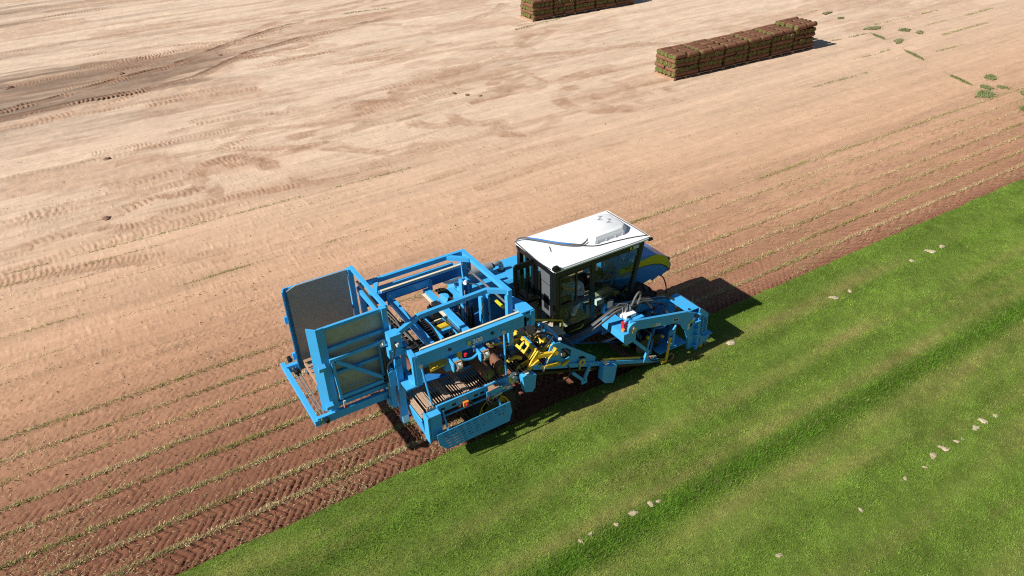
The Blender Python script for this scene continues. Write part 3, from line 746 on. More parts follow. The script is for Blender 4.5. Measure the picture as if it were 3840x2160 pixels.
P('hopper_hose', 'hose', tube([(3.60, 11.62, 2.70), (3.62, 11.0, 2.62), (3.62, 10.3, 2.58), (3.60, 9.98, 2.50), (3.52, 9.9, 2.30), (3.40, 9.95, 2.36)], .022), hop, True)
P('hopper_crossbar', 'blue', join(beam((3.62, 10.0, 2.50), (3.62, 11.70, 2.50), .06, .08), beam((3.60, 10.1, 1.30), (3.60, 11.7, 1.30), .08, .12)), hop)
P('hopper_floor', 'blue2', join(beam((2.34, 10.35, 1.28), (3.45, 10.35, 1.28), .06, .08), beam((2.34, 10.9, 1.28), (3.45, 10.9, 1.28), .06, .08), beam((2.34, 11.45, 1.28), (3.45, 11.45, 1.28), .06, .08)), hop)
P('brake_light', 'rubber', cyl((3.72, 11.72, 2.1), (3.72, 11.84, 2.1), .07, 12), hop)

# ---- gantry frame
gan = P('gantry_frame', 'blue', prism_y([(3.74, 2.0), (6.0, 2.0), (6.0, 2.265), (3.74, 2.265)], 9.56, 9.64))
for x_ in (4.36, 5.20, 5.93): P('bore_shade_disc', 'black', cyl((x_, 9.563, 2.13), (x_, 9.553, 2.13), .034, 14), gan)  # solid black discs painted as the shade inside open bores
P('rail_lip', 'blue', box(3.74, 6.0, 9.545, 9.56, 2.215, 2.265), gan)
P('slide_rail', 'cream', box(3.86, 5.84, 9.65, 9.69, 2.25, 2.285), gan)
P('rail_beam', 'blue', box(3.70, 6.0, 11.76, 11.84, 2.0, 2.25), gan)
P('slide_rail', 'cream', box(4.05, 5.80, 11.68, 11.73, 2.26, 2.295), gan)
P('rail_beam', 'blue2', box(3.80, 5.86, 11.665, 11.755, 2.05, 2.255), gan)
P('top_rail', 'blue', beam((3.62, 11.62, 2.60), (5.82, 11.62, 2.60), .07, .09), gan)
P('top_rail', 'blue', beam((3.9, 11.55, 2.46), (5.5, 11.55, 2.46), .05, .06), gan)
P('top_rail', 'blue', beam((5.77, 11.585, 2.602), (5.77, 9.86, 2.602), .08, .09), gan)
P('top_rail', 'blue', join(beam((3.52, 9.86, 2.58), (4.09, 10.12, 2.6), .07, .085), beam((4.07, 10.12, 2.603), (5.46, 10.16, 2.603), .07, .085), beam((5.44, 10.165, 2.606), (5.79, 9.90, 2.606), .07, .085)), gan)
P('corner_gusset', 'blue', beam((5.42, 11.60, 2.597), (5.74, 11.30, 2.597), .08, .08), gan)
P('corner_gusset', 'blue', beam((3.95, 11.60, 2.58), (3.78, 11.30, 2.50), .08, .08), gan)
for a, b in (((5.77, 9.93, 2.56), (5.77, 9.93, 1.3)), ((5.77, 11.6, 2.56), (5.77, 11.6, 1.3)), ((3.66, 11.66, 2.56), (3.66, 11.66, 1.2))):
    P('upright', 'blue', beam(a, b, .10, .10), gan)
P('end_bracket', 'blue', prism_x([(9.56, 2.0), (9.56, 2.30), (10.12, 2.33), (10.18, 2.12), (9.9, 2.05), (9.75, 2.02)], 5.86, 5.91), gan)
P('end_bracket', 'blue', prism_z([(5.80, 9.55), (6.06, 9.55), (6.06, 9.80), (5.94, 10.18), (5.84, 10.18), (5.88, 9.85), (5.80, 9.72)], 2.30, 2.32), gan)
P('end_cap', 'blue', join(box(5.985, 6.07, 9.53, 9.68, 1.98, 2.30), box(5.7, 6.0, 9.66, 9.8, 1.95, 1.99)), gan)
P('end_bracket', 'blue', prism_x([(9.55, 1.66), (9.55, 2.26), (9.72, 2.30), (10.04, 2.34), (10.08, 1.60), (9.70, 1.60)], 3.66, 3.73, [[(9.63, 1.70), (9.63, 2.06), (9.72, 2.19), (10.00, 2.25), (10.02, 1.68)]]), gan)
P('end_bracket', 'blue', join(box(3.70, 3.80, 9.54, 9.58, 1.64, 2.24), box(3.52, 3.76, 9.6, 10.06, 1.57, 1.60)), gan)
P('leg', 'blue', join(box(3.48, 3.60, 9.90, 10.02, .62, 2.06), box(3.47, 3.50, 9.86, 10.04, 1.3, 2.1)), gan)
P('leg', 'blue', join(box(3.34, 3.44, 9.92, 10.0, 1.05, 1.9), prism_y([(3.34, 1.85), (3.60, 1.95), (3.60, 1.50), (3.34, 1.55)], 9.89, 9.90)), gan)
P('foot_plate', 'decal_white', box(3.485, 3.595, 9.895, 9.90, .64, .80), gan)
P('mount_block', 'blue', join(box(3.42, 3.62, 9.80, 10.0, 2.36, 2.62), box(3.38, 3.66, 9.82, 9.99, 2.18, 2.36), *[bolt((x_, 9.82, z_), (0, -1, 0)) for x_ in (3.44, 3.6) for z_ in (2.23, 2.32)]), gan)
P('cross_shaft', 'steel', cyl((5.84, 9.70, 2.20), (5.84, 11.80, 2.20), .022, 10), gan, True)
P('warning_strip', 'lime', beam((5.74, 10.34, 2.18), (5.74, 10.06, 2.18), .05, .03), gan)
P('tie_rod', 'blue', cyl((3.86, 9.40, 1.24), (3.79, 9.50, 2.02), .018, 8), gan, True)
P('tie_rod', 'blue', cyl((5.32, 9.36, 1.28), (5.40, 9.50, 2.06), .018, 8), gan, True)
for p in ((3.79, 9.50, 2.03), (5.40, 9.50, 2.07)): P('ball_joint', 'steel', cyl(p, (p[0], p[1], p[2] + .05), .03, 8), gan)
r300(gan, .135, lambda a, b: (4.69 + a, 9.540, 2.07 + b), .006)
# inner uprights carrying the lift
P('mast', 'blue', join(box(5.40, 5.44, 11.02, 11.14, 1.2, 2.36), box(5.52, 5.56, 11.02, 11.14, 1.2, 2.36), box(5.44, 5.52, 11.10, 11.13, 1.2, 2.36)), gan)
P('mast', 'blue', join(box(5.52, 5.56, 10.50, 10.62, 1.1, 2.24), box(5.66, 5.70, 10.50, 10.62, 1.1, 2.24), box(5.56, 5.66, 10.58, 10.61, 1.1, 2.24)), gan)
P('mast_plate', 'blue2', prism_y([(5.2, 1.1), (5.75, 1.1), (5.72, 1.6), (5.6, 1.75), (5.3, 1.7)], 10.75, 10.78), gan)
P('mast_cylinder', 'black', join(cyl((5.34, 10.7, 1.1), (5.34, 10.7, 2.0), .04, 10), cyl((5.43, 10.7, 1.1), (5.43, 10.7, 2.05), .03, 10), cyl((5.3, 11.0, 1.1), (5.3, 11.0, 1.95), .03, 10)), gan)
P('step_plate', 'blue', join(prism_z([(5.75, 10.3), (6.05, 10.35), (6.0, 10.6), (5.72, 10.55)], 1.52, 1.54), beam((5.6, 10.35, 1.38), (5.72, 10.05, 1.32), .08, .08)), gan)
P('lamp', 'lamp', join(cyl((5.48, 11.0, 2.34), (5.44, 10.97, 2.34), .04, 10), cyl((3.55, 9.8, 2.45), (3.5, 9.77, 2.44), .03, 8)), gan)

# ---- carriage with the gripping head
car = P('carriage', 'blue', prism_y([(4.10, 2.02), (4.10, 2.24), (4.14, 2.28), (5.00, 2.28), (5.04, 2.24), (5.04, 2.02), (4.98, 2.02), (4.94, 2.14), (4.22, 2.14), (4.18, 2.02)], 11.56, 11.585))
for x_ in (4.15, 4.99): P('bolt_head', 'steel', cyl((x_, 11.56, 2.23), (x_, 11.54, 2.23), .02, 8), car)
P('cross_arm', 'blue', box(4.13, 4.25, 9.60, 11.56, 2.01, 2.11), car)
P('cross_arm', 'blue', box(4.83, 4.95, 9.60, 11.56, 2.01, 2.11), car)
P('cross_arm_rail', 'cream', box(4.76, 4.82, 10.55, 11.45, 2.06, 2.09), car)
P('cross_arm_rail', 'steel', box(4.765, 4.815, 9.50, 10.5, 2.03, 2.06), car)
P('rail_stop', 'plastic', box(4.74, 4.86, 10.86, 11.02, 2.09, 2.15), car)
for x_ in (4.40, 4.93):
    P('pulley_bracket', 'blue', prism_x([(9.34, 1.80), (9.34, 1.97), (9.50, 1.99), (9.72, 2.01), (9.72, 1.93), (9.46, 1.91), (9.42, 1.80)], x_ - .10, x_ - .08), car)
    P('pulley_bracket', 'blue', box(x_ - .08, x_ + .06, 9.42, 9.62, 1.86, 1.96), car)
    P('pulley_cage', 'wood', join(ring((x_ - .045, 9.35, 1.91), (1, 0, 0), .080, .066, .010, 14), ring((x_ + .045, 9.35, 1.91), (1, 0, 0), .080, .066, .010, 14), box(x_ - .06, x_ + .06, 9.33, 9.37, 1.985, 2.0), box(x_ - .06, x_ + .06, 9.33, 9.37, 1.80, 1.82)), car)
    P('pulley_wheel', 'offwhite', cyl((x_ - .03, 9.35, 1.91), (x_ + .03, 9.35, 1.91), .068, 18), car, True)
P('bumper_bar', 'blue', tube([(4.46, 9.50, 1.92), (4.58, 9.47, 1.87), (4.72, 9.46, 1.85), (4.85, 9.48, 1.89)], .022, 8), car, True)
P('head_frame', 'blue', join(box(4.46, 4.50, 10.0, 11.0, 1.74, 2.02), box(4.50, 4.86, 10.96, 11.0, 1.76, 1.98), box(4.5, 4.86, 10.3, 10.9, 1.66, 1.69), beam((4.5, 10.4, 1.86), (4.86, 10.4, 1.86), .05, .12), beam((4.86, 10.95, 1.9), (4.86, 10.0, 1.9), .05, .14)), car)
P('head_cylinder', 'yellow', cyl((4.52, 10.56, 1.85), (4.94, 10.56, 1.87), .075, 10), car)
P('head_motor', 'plastic', join(box(4.66, 4.80, 10.82, 10.96, 1.80, 2.12), box(4.52, 4.60, 10.95, 11.05, 1.80, 1.92), box(4.64, 4.88, 10.68, 10.72, 1.75, 1.88)), car)
P('motor_flange', 'cream', join(prism_y([(4.58, 1.74), (4.86, 1.74), (4.86, 1.86), (4.80, 1.90), (4.64, 1.90), (4.58, 1.86)], 10.76, 10.79), cyl((4.72, 10.755, 1.82), (4.72, 10.74, 1.82), .03, 10)), car)
P('head_rod', 'steel', join(cyl((4.96, 10.9, 1.98), (4.96, 10.1, 1.98), .025, 8), cyl((5.0, 10.35, 1.95), (4.9, 10.3, 1.95), .04, 8)), car)
P('gripper_cover', 'yellow', join(plate([(0, 0), (.34, 0), (.34, .26), (.08, .30)], [], lambda a, b: (4.02 + a, 9.68 + b, 1.70 + .05 * (a > .1) + .02 * b), (0, 0, 1), .03), box(4.60, 4.70, 9.8, 9.86, 1.55, 1.8)), car)
P('gripper_plate', 'blue', join(box(4.30, 4.42, 9.66, 10.0, 1.60, 1.76), box(4.05, 4.8, 10.0, 10.3, 1.58, 1.62)), car)
P('stop_button', 'red', cyl((4.70, 9.66, 1.78), (4.70, 9.66, 1.83), .03, 10), car)
def chain(pts, w, name, parent, seg=.05):
    pv = [Vector(p) for p in pts]; L = [0]
    t = tube(pts, .001, 3, 6)[0]; path = [Vector(t[i]) for i in range(0, len(t), 3)]
    out, acc, last = [], 0.0, path[0]
    for a, b in zip(path[:-1], path[1:]):
        acc += (b - a).length
        if acc >= seg:
            d = (b - last).normalized(); s = Vector((0, 1, 0)) if abs(d.y) < .7 else Vector((1, 0, 0))
            for sg in (-1, 1): out.append(beam(last + s * sg * w / 2, b + s * sg * w / 2, .012, .055))
            m_ = (last + b) / 2; out.append(beam(m_ - s * w / 2, m_ + s * w / 2, .022, .06))
            last, acc = b, 0.0
    return P(name, 'plastic', join(*out), parent)
chain([(5.05, 11.42, 2.05), (5.22, 11.42, 2.02), (5.34, 11.42, 1.88), (5.30, 11.42, 1.70), (5.12, 11.42, 1.62), (4.6, 11.42, 1.60), (4.1, 11.42, 1.60)], .10, 'cable_chain', car)
chain([(4.34, 11.0, 1.98), (4.34, 10.6, 2.02), (4.34, 10.3, 2.00), (4.34, 10.14, 1.90), (4.34, 10.10, 1.74), (4.34, 10.25, 1.62), (4.34, 10.8, 1.60)], .20, 'cable_chain', car)
chain([(4.9, 10.35, 1.80), (4.78, 10.33, 1.84), (4.66, 10.32, 1.80), (4.58, 10.32, 1.70)], .08, 'cable_chain', car)
chain([(3.98, 11.5, 2.0), (3.98, 10.9, 2.0), (3.98, 10.2, 2.0)], .12, 'cable_chain', gan, .09)
chain([(4.08, 10.9, 1.7), (4.08, 10.4, 1.7), (4.08, 9.9, 1.7)], .14, 'cable_chain', gan, .07)
P('cable_bundle', 'hose', join(tube([(4.6, 11.1, 1.6), (4.5, 11.05, 1.7), (4.56, 10.95, 1.72), (4.62, 11.05, 1.66), (4.5, 11.12, 1.5)], .014), tube([(4.6, 11.12, 1.65), (4.72, 11.15, 1.72), (4.66, 11.05, 1.75)], .03)), car, True)
P('cable_bundle', 'hose_grey', join(tube([(3.98, 11.45, 2.04), (4.0, 11.0, 2.05), (3.96, 10.6, 2.04), (3.99, 10.25, 2.04)], .014), tube([(3.94, 11.4, 2.04), (3.96, 10.9, 2.05), (4.0, 10.3, 2.04)], .012)), gan, True)
P('roll_tray', 'blue2', join(box(3.76, 4.55, 10.06, 11.2, 1.14, 1.17), box(3.76, 3.79, 10.06, 11.2, 1.17, 1.28)), gan)

# ---- roll conveyor with its slats
con = P('roll_conveyor', 'blue', join(box(3.92, 5.42, 9.335, 9.37, 1.06, 1.235), box(3.90, 5.42, 9.31, 9.335, .96, .985), box(3.66, 5.30, 9.99, 10.03, 1.02, 1.22)))
P('rail_opening_shade', 'black', join(*[box(x_, x_ + .08, 9.333, 9.3345, 1.10, 1.15) for x_ in (3.98, 4.20, 4.64, 4.76)]), con)  # flat black patches imitate shaded openings; the rail itself is uncut
slat_thin = mesh_of('slat', cyl((0, 9.40, 0), (0, 9.975, 0), .009, 6), (0, 0, 0)); slat_wide = mesh_of('slat', box(-.024, .024, 9.40, 9.975, -.012, .014), (0, 0, 0))
for me in (slat_thin, slat_wide): me.materials.append(M['slat'])
k = 0
x_ = 3.74
while x_ < 5.40:
    wide = k % 7 in (1, 2) and x_ < 4.75
    o = link('slat', slat_wide if wide else slat_thin, None, con, (x_ - HO[0], -HO[1], 1.215 + (.014 if wide else 0) + .02 * math.sin(x_ * 5.0)))
    x_ += .056 if wide else .050; k += 1
for i, (dx, dz) in enumerate(((-.03, -.035), (-.05, -.075), (-.055, -.12), (-.05, -.165))):
    link('slat', slat_wide if i % 2 else slat_thin, None, con, (3.72 + dx - HO[0], -HO[1], 1.215 + dz))
P('chain_track', 'slat', join(box(3.74, 5.36, 9.372, 9.40, 1.17, 1.21), *[box(x0, x0 + .025, 9.375, 9.405, 1.21, 1.228) for x0 in np.arange(3.74, 5.34, .055)]), con)
P('chain_track', 'slat', box(3.74, 5.36, 9.965, 9.985, 1.17, 1.21), con)
P('slat_gap_shade', 'plastic', box(3.78, 5.38, 9.41, 9.96, .98, 1.0), con)  # black sheet added below the slats to make their gaps dark
P('guard_box', 'blue', join(box(3.71, 3.93, 9.22, 9.37, .63, 1.16), box(3.665, 3.695, 9.20, 9.39, .60, 1.17)), con)
P('chute', 'blue', plate([(9.38, 0), (10.06, 0), (10.06, .30), (9.38, .42)], [], lambda a, b: (3.66 - .02 + b * .15, a, 1.02 - b), (-1, 0, -.3), .02), con)
P('chute_lip', 'wood', box(3.68, 3.71, 9.40, 9.96, .96, 1.06), con)
P('side_bracket', 'blue', join(box(3.64, 3.68, 10.0, 10.12, 1.15, 1.27), box(3.64, 3.68, 10.0, 10.12, .92, 1.04)), con)
P('switch_box', 'orange', box(4.40, 4.50, 9.27, 9.335, 1.02, 1.12), con)
P('stop_button', 'red', cyl((4.455, 9.27, 1.07), (4.455, 9.235, 1.07), .028, 10), con)
P('drive_disc', 'steel', join(cyl((5.47, 9.33, 1.16), (5.47, 9.35, 1.16), .12, 18), cyl((5.47, 9.30, 1.16), (5.47, 9.33, 1.16), .05, 10)), con)
P('motor_mount', 'wood', prism_z([(4.86, 9.20), (5.10, 9.22), (5.14, 9.33), (4.92, 9.33)], 1.20, 1.21), con)
P('motor_mount', 'blue', prism_y([(4.84, 1.04), (5.16, 1.10), (5.16, 1.19), (4.84, 1.19)], 9.22, 9.24), con)
P('drive_motor', 'steel', join(cyl((5.0, 9.24, 1.02), (5.14, 9.24, 1.05), .035, 10), box(5.16, 5.3, 9.22, 9.3, 1.10, 1.16), cyl((5.24, 9.2, 1.12), (5.32, 9.2, 1.15), .03, 8)), con)
P('drive_hose', 'hose', join(tube([(5.1, 9.22, 1.0), (4.95, 9.18, .92), (4.86, 9.2, 1.02), (4.9, 9.22, 1.14)], .018), tube([(5.0, 9.25, .98), (4.88, 9.2, .9), (4.83, 9.22, 1.0), (4.86, 9.24, 1.1)], .015), tube([(4.5, 9.28, 1.1), (4.56, 9.27, 1.08), (4.56, 9.27, .98)], .01)), con, True)
# perforated wheel guard hanging below
slots = []
def slot(cx, cz, L, h=.022, tilt=.0):
    c, s = math.cos(tilt), math.sin(tilt)
    return [(cx + a * c - b * s, cz + a * s + b * c) for a, b in ((-L / 2, -h / 2), (L / 2, -h / 2), (L / 2, h / 2), (-L / 2, h / 2))]
TL = .0
for i in range(9):
    cx = 3.93 + i * .147
    n_ = (6, 6, 6, 5, 5, 4, 3, 2, 2)[i]
    for j in range(n_):
        slots.append(slot(cx + .012 * j, .775 - j * .058 + (.02 if i > 6 else 0), .095, .020, .06 + .05 * (j > 1)))
slots.append([(4.98, .66), (5.03, .655), (5.0, .71)]); slots.append([(5.06, .66), (5.13, .60), (5.08, .70)])
grd = P('wheel_guard', 'blue', plate([(3.77, .80), (3.79, .58), (3.92, .43), (5.20, .44), (5.27, .63), (5.25, .85)], slots, lambda a, b: (a, 9.14 - (.85 - b) * .10, b), (0, -1, .1), .012))
P('hanger', 'blue', beam((4.01, 9.33, 1.1), (4.0, 9.15, .80), .03, .03), grd)
P('hanger', 'blue', beam((5.04, 9.33, 1.15), (5.06, 9.15, .84), .03, .03), grd)

# ---- inclined lifting conveyor between cutter and roll bed
def inc(x, dz=0.0): return .10 + (8.9 - x) * (1.13 / 3.07) + dz
inc_ = P('lifting_conveyor', 'blue', prism_y([(5.83, inc(5.83, .0)), (8.9, inc(8.9, -.04)), (8.9, inc(8.9, .04)), (5.83, inc(5.83, .10))], 9.25, 9.28))
P('side_rail', 'blue', prism_y([(5.83, inc(5.83, .0)), (8.9, inc(8.9, -.04)), (8.9, inc(8.9, .04)), (5.83, inc(5.83, .10))], 9.98, 10.01), inc_)
P('lower_rail', 'black', beam((5.85, 9.27, inc(5.85, -.10)), (8.85, 9.27, inc(8.85, -.06)), .03, .05), inc_)
incs = mesh_of('slat', cyl((0, 9.30, 0), (0, 9.96, 0), .012, 6), (0, 0, 0)); incs.materials.append(M['slat'])
for x_ in np.arange(5.5, 8.8, .075): link('slat', incs, None, inc_, (x_ - HO[0], -HO[1], min(inc(x_, .04), 1.235)))
P('belt', 'rubber', plate([(5.5, 0), (8.85, 0), (8.85, 1), (5.5, 1)], [], lambda a, b: (a, 9.31 + b * .64, min(inc(a, -.02), 1.2)), (0, 0, -1), .02), inc_)
P('guard_box', 'blue', prism_y([(5.54, 1.26), (5.62, 1.28), (5.83, 1.20), (5.80, .92), (5.74, .84), (5.58, .90)], 9.14, 9.27), inc_)
P('guard_box', 'blue', prism_y([(7.36, .69), (7.70, .57), (7.66, .28), (7.62, .18), (7.42, .26), (7.34, .36)], 9.14, 9.27), inc_)
P('guard_lid', 'cream', join(prism_z([(7.42, 9.15), (7.5, 9.15), (7.5, 9.26), (7.42, 9.26)], .70, .71), box(5.62, 5.68, 9.15, 9.25, 1.285, 1.295)), inc_)
P('side_arch', 'blue', prism_y([(6.10, 1.20), (6.24, 1.56), (6.30, 1.60), (6.46, 1.56), (7.28, .88), (7.26, .74), (6.98, .82), (6.88, .94), (6.74, .94), (6.66, .90), (6.4, 1.0), (6.3, 1.06)], 9.285, 9.31,
        [[(6.46, 1.42), (6.58, 1.40), (6.70, 1.28), (6.70, 1.16), (6.58, 1.12), (6.46, 1.22)], [(6.86, 1.06), (6.98, 1.04), (7.06, .94), (6.92, .97)]]), inc_)
P('side_arch', 'blue2', prism_y([(6.40, 1.60), (6.50, 1.60), (7.30, .90), (7.26, .72), (6.92, .92), (6.5, 1.1)], 9.97, 9.985), inc_)
P('arch_brace', 'blue', join(beam((6.34, 9.30, 1.53), (6.48, 9.95, 1.57), .06, .03), beam((6.44, 9.75, 1.66), (6.62, 9.55, 1.36), .10, .05), beam((6.42, 9.92, 1.62), (6.78, 9.86, 1.22), .05, .08)), inc_)
P('link_arm', 'steel', join(cyl((6.28, 9.27, 1.50), (6.06, 9.24, 1.14), .014, 8), cyl((6.10, 9.24, 1.22), (6.04, 9.24, 1.12), .022, 8), cyl((6.9, 9.24, .98), (6.86, 9.24, .80), .02, 8)), inc_)
P('stay', 'blue', join(beam((7.10, 9.24, .78), (6.98, 9.24, .48), .04, .06), beam((6.70, 9.24, .78), (6.97, 9.24, .47), .04, .06), box(6.92, 7.04, 9.22, 9.26, .40, .50)), inc_)
P('chain_wheel', 'yellow', join(ring((6.92, 9.24, .93), (0, 1, 0), .075, .045, .02, 16), beam((6.46, 9.25, 1.06), (6.62, 9.25, 1.10), .04, .05)), inc_)
P('cover_plate', 'decal_white', prism_z([(6.48, 9.38), (6.54, 9.36), (6.56, 9.42), (6.51, 9.44)], 1.54, 1.56), inc_)
P('link_hose', 'hose', join(tube([(6.2, 9.4, 1.5), (6.4, 9.45, 1.62), (6.3, 9.7, 1.6), (6.1, 9.8, 1.5)], .018), tube([(6.6, 9.25, 1.0), (6.62, 9.2, .85), (6.5, 9.2, .72), (6.34, 9.22, .78)], .014), tube([(6.12, 10.1, 1.66), (6.06, 9.8, 1.64), (6.05, 9.5, 1.42), (6.0, 9.4, 1.38)], .016)), inc_, True)
P('lift_cylinder', 'steel', join(cyl((6.30, 9.82, 1.56), (6.42, 9.60, 1.50), .04, 10), cyl((6.40, 9.72, 1.60), (6.5, 9.6, 1.55), .025, 8), box(6.26, 6.36, 9.6, 9.7, 1.5, 1.56)), inc_)
# yellow roll-starting frame
yf = P('roll_starter', 'yellow', plate([(9.36, 0), (10.10, 0), (10.10, .20), (9.36, .20)], [rect(9.45 + i * .16, 9.56 + i * .16, .05, .15) for i in range(4)], lambda a, b: (5.98 - b * .75, a, 1.54 - b * .72), (.7, 0, -.7), .012))
P('starter_rail', 'yellow', box(5.965, 5.995, 9.36, 10.10, 1.54, 1.56), yf)
P('starter_rail', 'blue', box(6.0, 6.03, 9.40, 10.0, 1.535, 1.555), yf)
P('starter_rail', 'yellow', plate([(9.22, 0), (9.86, 0), (9.86, .20), (9.22, .20)], [rect(9.30, 9.42, .05, .15), rect(9.50, 9.62, .05, .15), rect(9.70, 9.80, .05, .15)], lambda a, b: (6.30 - b * .75, a, 1.50 - b * .72), (.7, 0, -.7), .012), yf)
P('starter_rail', 'yellow', beam((6.31, 9.20, 1.51), (6.31, 9.88, 1.51), .04, .03), yf)
P('starter_end', 'yellow', prism_y([(5.84, 1.40), (5.98, 1.56), (6.02, 1.54), (5.96, 1.28), (5.86, 1.20), (5.78, 1.30)], 9.30, 9.33), yf)
P('starter_arm', 'yellow', beam((5.98, 9.32, 1.44), (6.36, 9.23, 1.42), .06, .075), yf)
P('starter_arm', 'yellow', beam((6.0, 9.98, 1.52), (6.32, 9.80, 1.50), .05, .06), yf)
P('starter_arm', 'yellow', beam((5.62, 9.30, 1.18), (5.98, 9.28, 1.36), .05, .07), yf)
P('starter_arm', 'yellow', beam((6.10, 9.24, 1.20), (6.40, 9.22, 1.16), .05, .06), yf)
P('starter_arm', 'yellow', beam((5.86, 9.31, 1.24), (6.14, 9.24, 1.18), .05, .06), yf)
P('starter_arm', 'yellow', prism_y([(5.56, 1.20), (5.84, 1.26), (5.86, 1.36), (5.62, 1.30)], 9.42, 9.44, [[(5.64, 1.235), (5.80, 1.27), (5.80, 1.32), (5.66, 1.275)]]), yf)
P('starter_arm', 'yellow', join(beam((5.50, 9.60, 1.34), (5.62, 9.50, 1.46), .04, .05), beam((5.62, 9.50, 1.46), (5.72, 9.46, 1.42), .04, .05)), yf)
P('starter_bar', 'yellow', beam((5.40, 10.02, 1.48), (6.10, 9.86, 1.50), .025, .03), yf)
P('starter_motor', 'plastic', join(cyl((5.58, 9.80, 1.44), (5.66, 9.62, 1.44), .045, 12), cyl((5.60, 9.52, 1.30), (5.60, 9.44, 1.30), .06, 12)), yf)
P('motor_cap', 'grey', cyl((5.63, 9.68, 1.44), (5.66, 9.62, 1.44), .047, 12), yf)
P('hand_rail', 'yellow', join(beam((6.26, 9.98, 1.75), (6.99, 9.98, 1.45), .028, .028), beam((6.98, 9.98, 1.45), (6.98, 9.98, 1.0), .028, .028)), inc_)
P('guide_strip', 'yellow', beam((6.86, 9.99, 1.20), (7.40, 9.99, .58), .03, .05), inc_)
P('guide_strip', 'yellow', beam((7.46, 9.30, .72), (8.42, 9.30, .36), .02, .04), inc_)
P('guide_strip', 'cream', beam((7.46, 9.33, .66), (8.9, 9.33, .16), .03, .03), inc_)
P('step', 'floor', prism_z([(6.42, 9.80), (6.86, 9.70), (6.86, 9.98), (6.42, 10.02)], 1.36, 1.385), inc_)

# ---- cutting head in front
cut = P('cutting_head', 'blue', prism_y([(8.02, 1.46), (9.48, 1.12), (9.66, 1.04), (9.82, .96), (9.82, .12), (9.63, .12), (9.61, .36), (9.54, .60), (9.40, .82), (9.22, .95), (9.04, .99), (8.16, 1.21), (8.02, 1.25)], 9.19, 9.25))
P('side_plate', 'blue', prism_y([(8.02, 1.46), (9.48, 1.12), (9.66, 1.04), (9.82, .96), (9.82, .5), (9.5, .6), (9.04, .92), (8.16, 1.21), (8.02, 1.25)], 9.86, 9.92), cut)
P('top_plate', 'blue', prism_z([(9.56, 9.24), (9.86, 9.22), (9.86, 9.89), (9.56, 9.87)], 1.05, 1.068), cut)
P('nose_plate', 'blue', plate([(9.19, 0), (9.88, 0), (9.88, .32), (9.19, .32)], [], lambda a, b: (9.86 + b * .78, a, 1.068 - b * .64), (-.6, 0, -.7), .015), cut)
P('nose_plate', 'blue', box(10.09, 10.11, 9.20, 9.88, .30, .86), cut)
louv = [rect(x0, x0 + .10, z_ - .012, z_ + .012) for z_ in np.arange(.44, .86, .037) for x0 in (9.865, 9.985) if not (z_ > .82 and x0 > 9.9)]
P('louvred_panel', 'blue', prism_y([(9.825, 1.06), (9.87, 1.06), (10.10, .87), (10.11, .36), (9.84, .36)], 9.165, 9.185, louv), cut)
P('louvre_shade_sheet', 'black', box(9.85, 10.085, 9.20, 9.21, .40, .86), cut)  # black sheet put behind the slots to stand in for their inner shade
P('skid_bracket', 'blue', prism_y([(9.83, .50), (9.98, .40), (10.22, .32), (10.16, .18), (9.84, .08)], 9.155, 9.175, [rect(9.88, 9.93, .20, .30), [(9.94, .38), (9.99, .36), (9.95, .43)]]), cut)
P('skid_bracket', 'blue', join(box(9.80, 9.86, 9.13, 9.19, .06, .96), prism_z([(9.98, 9.10), (10.22, 9.10), (10.22, 9.24), (9.98, 9.22)], .345, .36)), cut)
P('hinge_tab', 'blue', join(*[prism_z([(9.70, 9.12), (9.84, 9.10), (9.84, 9.19), (9.74, 9.19)], z_, z_ + .018) for z_ in (.20, .46, .62, .8)]), cut)
P('skid_roller', 'yellow', cyl((9.98, 9.16, .09), (9.98, 9.40, .09), .055, 12), cut, True)
P('skid_roller', 'steel', cyl((10.10, 9.14, .09), (10.10, 9.30, .09), .045, 12), cut, True)
P('sight_hook', 'yellow', join(box(10.10, 10.22, 9.74, 9.80, .70, .76), box(10.19, 10.24, 9.72, 9.82, .64, .74)), cut)
P('sight_rod', 'steel', cyl((10.22, 9.77, .70), (10.22, 9.77, .92), .008, 6), cut)
P('pin', 'black', join(*[cyl((x_, y_, 1.068), (x_, y_, 1.09), .022, 10) for x_, y_ in ((9.64, 9.84), (9.64, 9.28))], cyl((9.74, 9.20, .93), (9.80, 9.14, .93), .035, 10)), cut)
P('deck', 'blue', box(8.9, 9.62, 9.24, 9.88, .26, .28), cut)
P('inner_frame', 'blue2', join(box(8.55, 9.5, 9.80, 9.83, .4, .98), box(9.28, 9.32, 9.3, 9.8, .3, .72), beam((8.45, 9.5, .9), (8.75, 9.5, .3), .04, .06), beam((8.86, 9.45, .8), (8.76, 9.4, .25), .05, .06), ring((9.0, 9.45, .84), (0, .3, 1), .17, .12, .03, 16)), cut)
P('slotted_plate', 'blue', prism_y([(9.12, .32), (9.30, .30), (9.32, .74), (9.14, .74)], 9.27, 9.285, [rect(9.16, 9.25, .38, .48), rect(9.16, 9.25, .52, .62)]), cut)
P('cutter_block', 'black', join(box(8.5, 9.0, 9.4, 9.78, .35, .66), cyl((8.6, 9.5, .95), (8.8, 9.6, .95), .09, 12), cyl((8.45, 9.3, .2), (8.45, 9.85, .2), .12, 14), box(8.28, 8.5, 9.55, 9.75, .95, 1.12), cyl((9.2, 9.5, .7), (9.2, 9.5, .95), .08, 12)), cut)
P('knob', 'yellow', join(cyl((8.62, 9.35, .76), (8.62, 9.30, .76), .035, 10), cyl((8.98, 9.32, .66), (8.98, 9.27, .66), .03, 10)), cut)
P('depth_lever', 'yellow', join(beam((9.09, 9.17, .66), (9.02, 9.17, .10), .018, .055, (1, 0, 0)), box(8.90, 9.03, 9.15, 9.22, .07, .13)), cut)
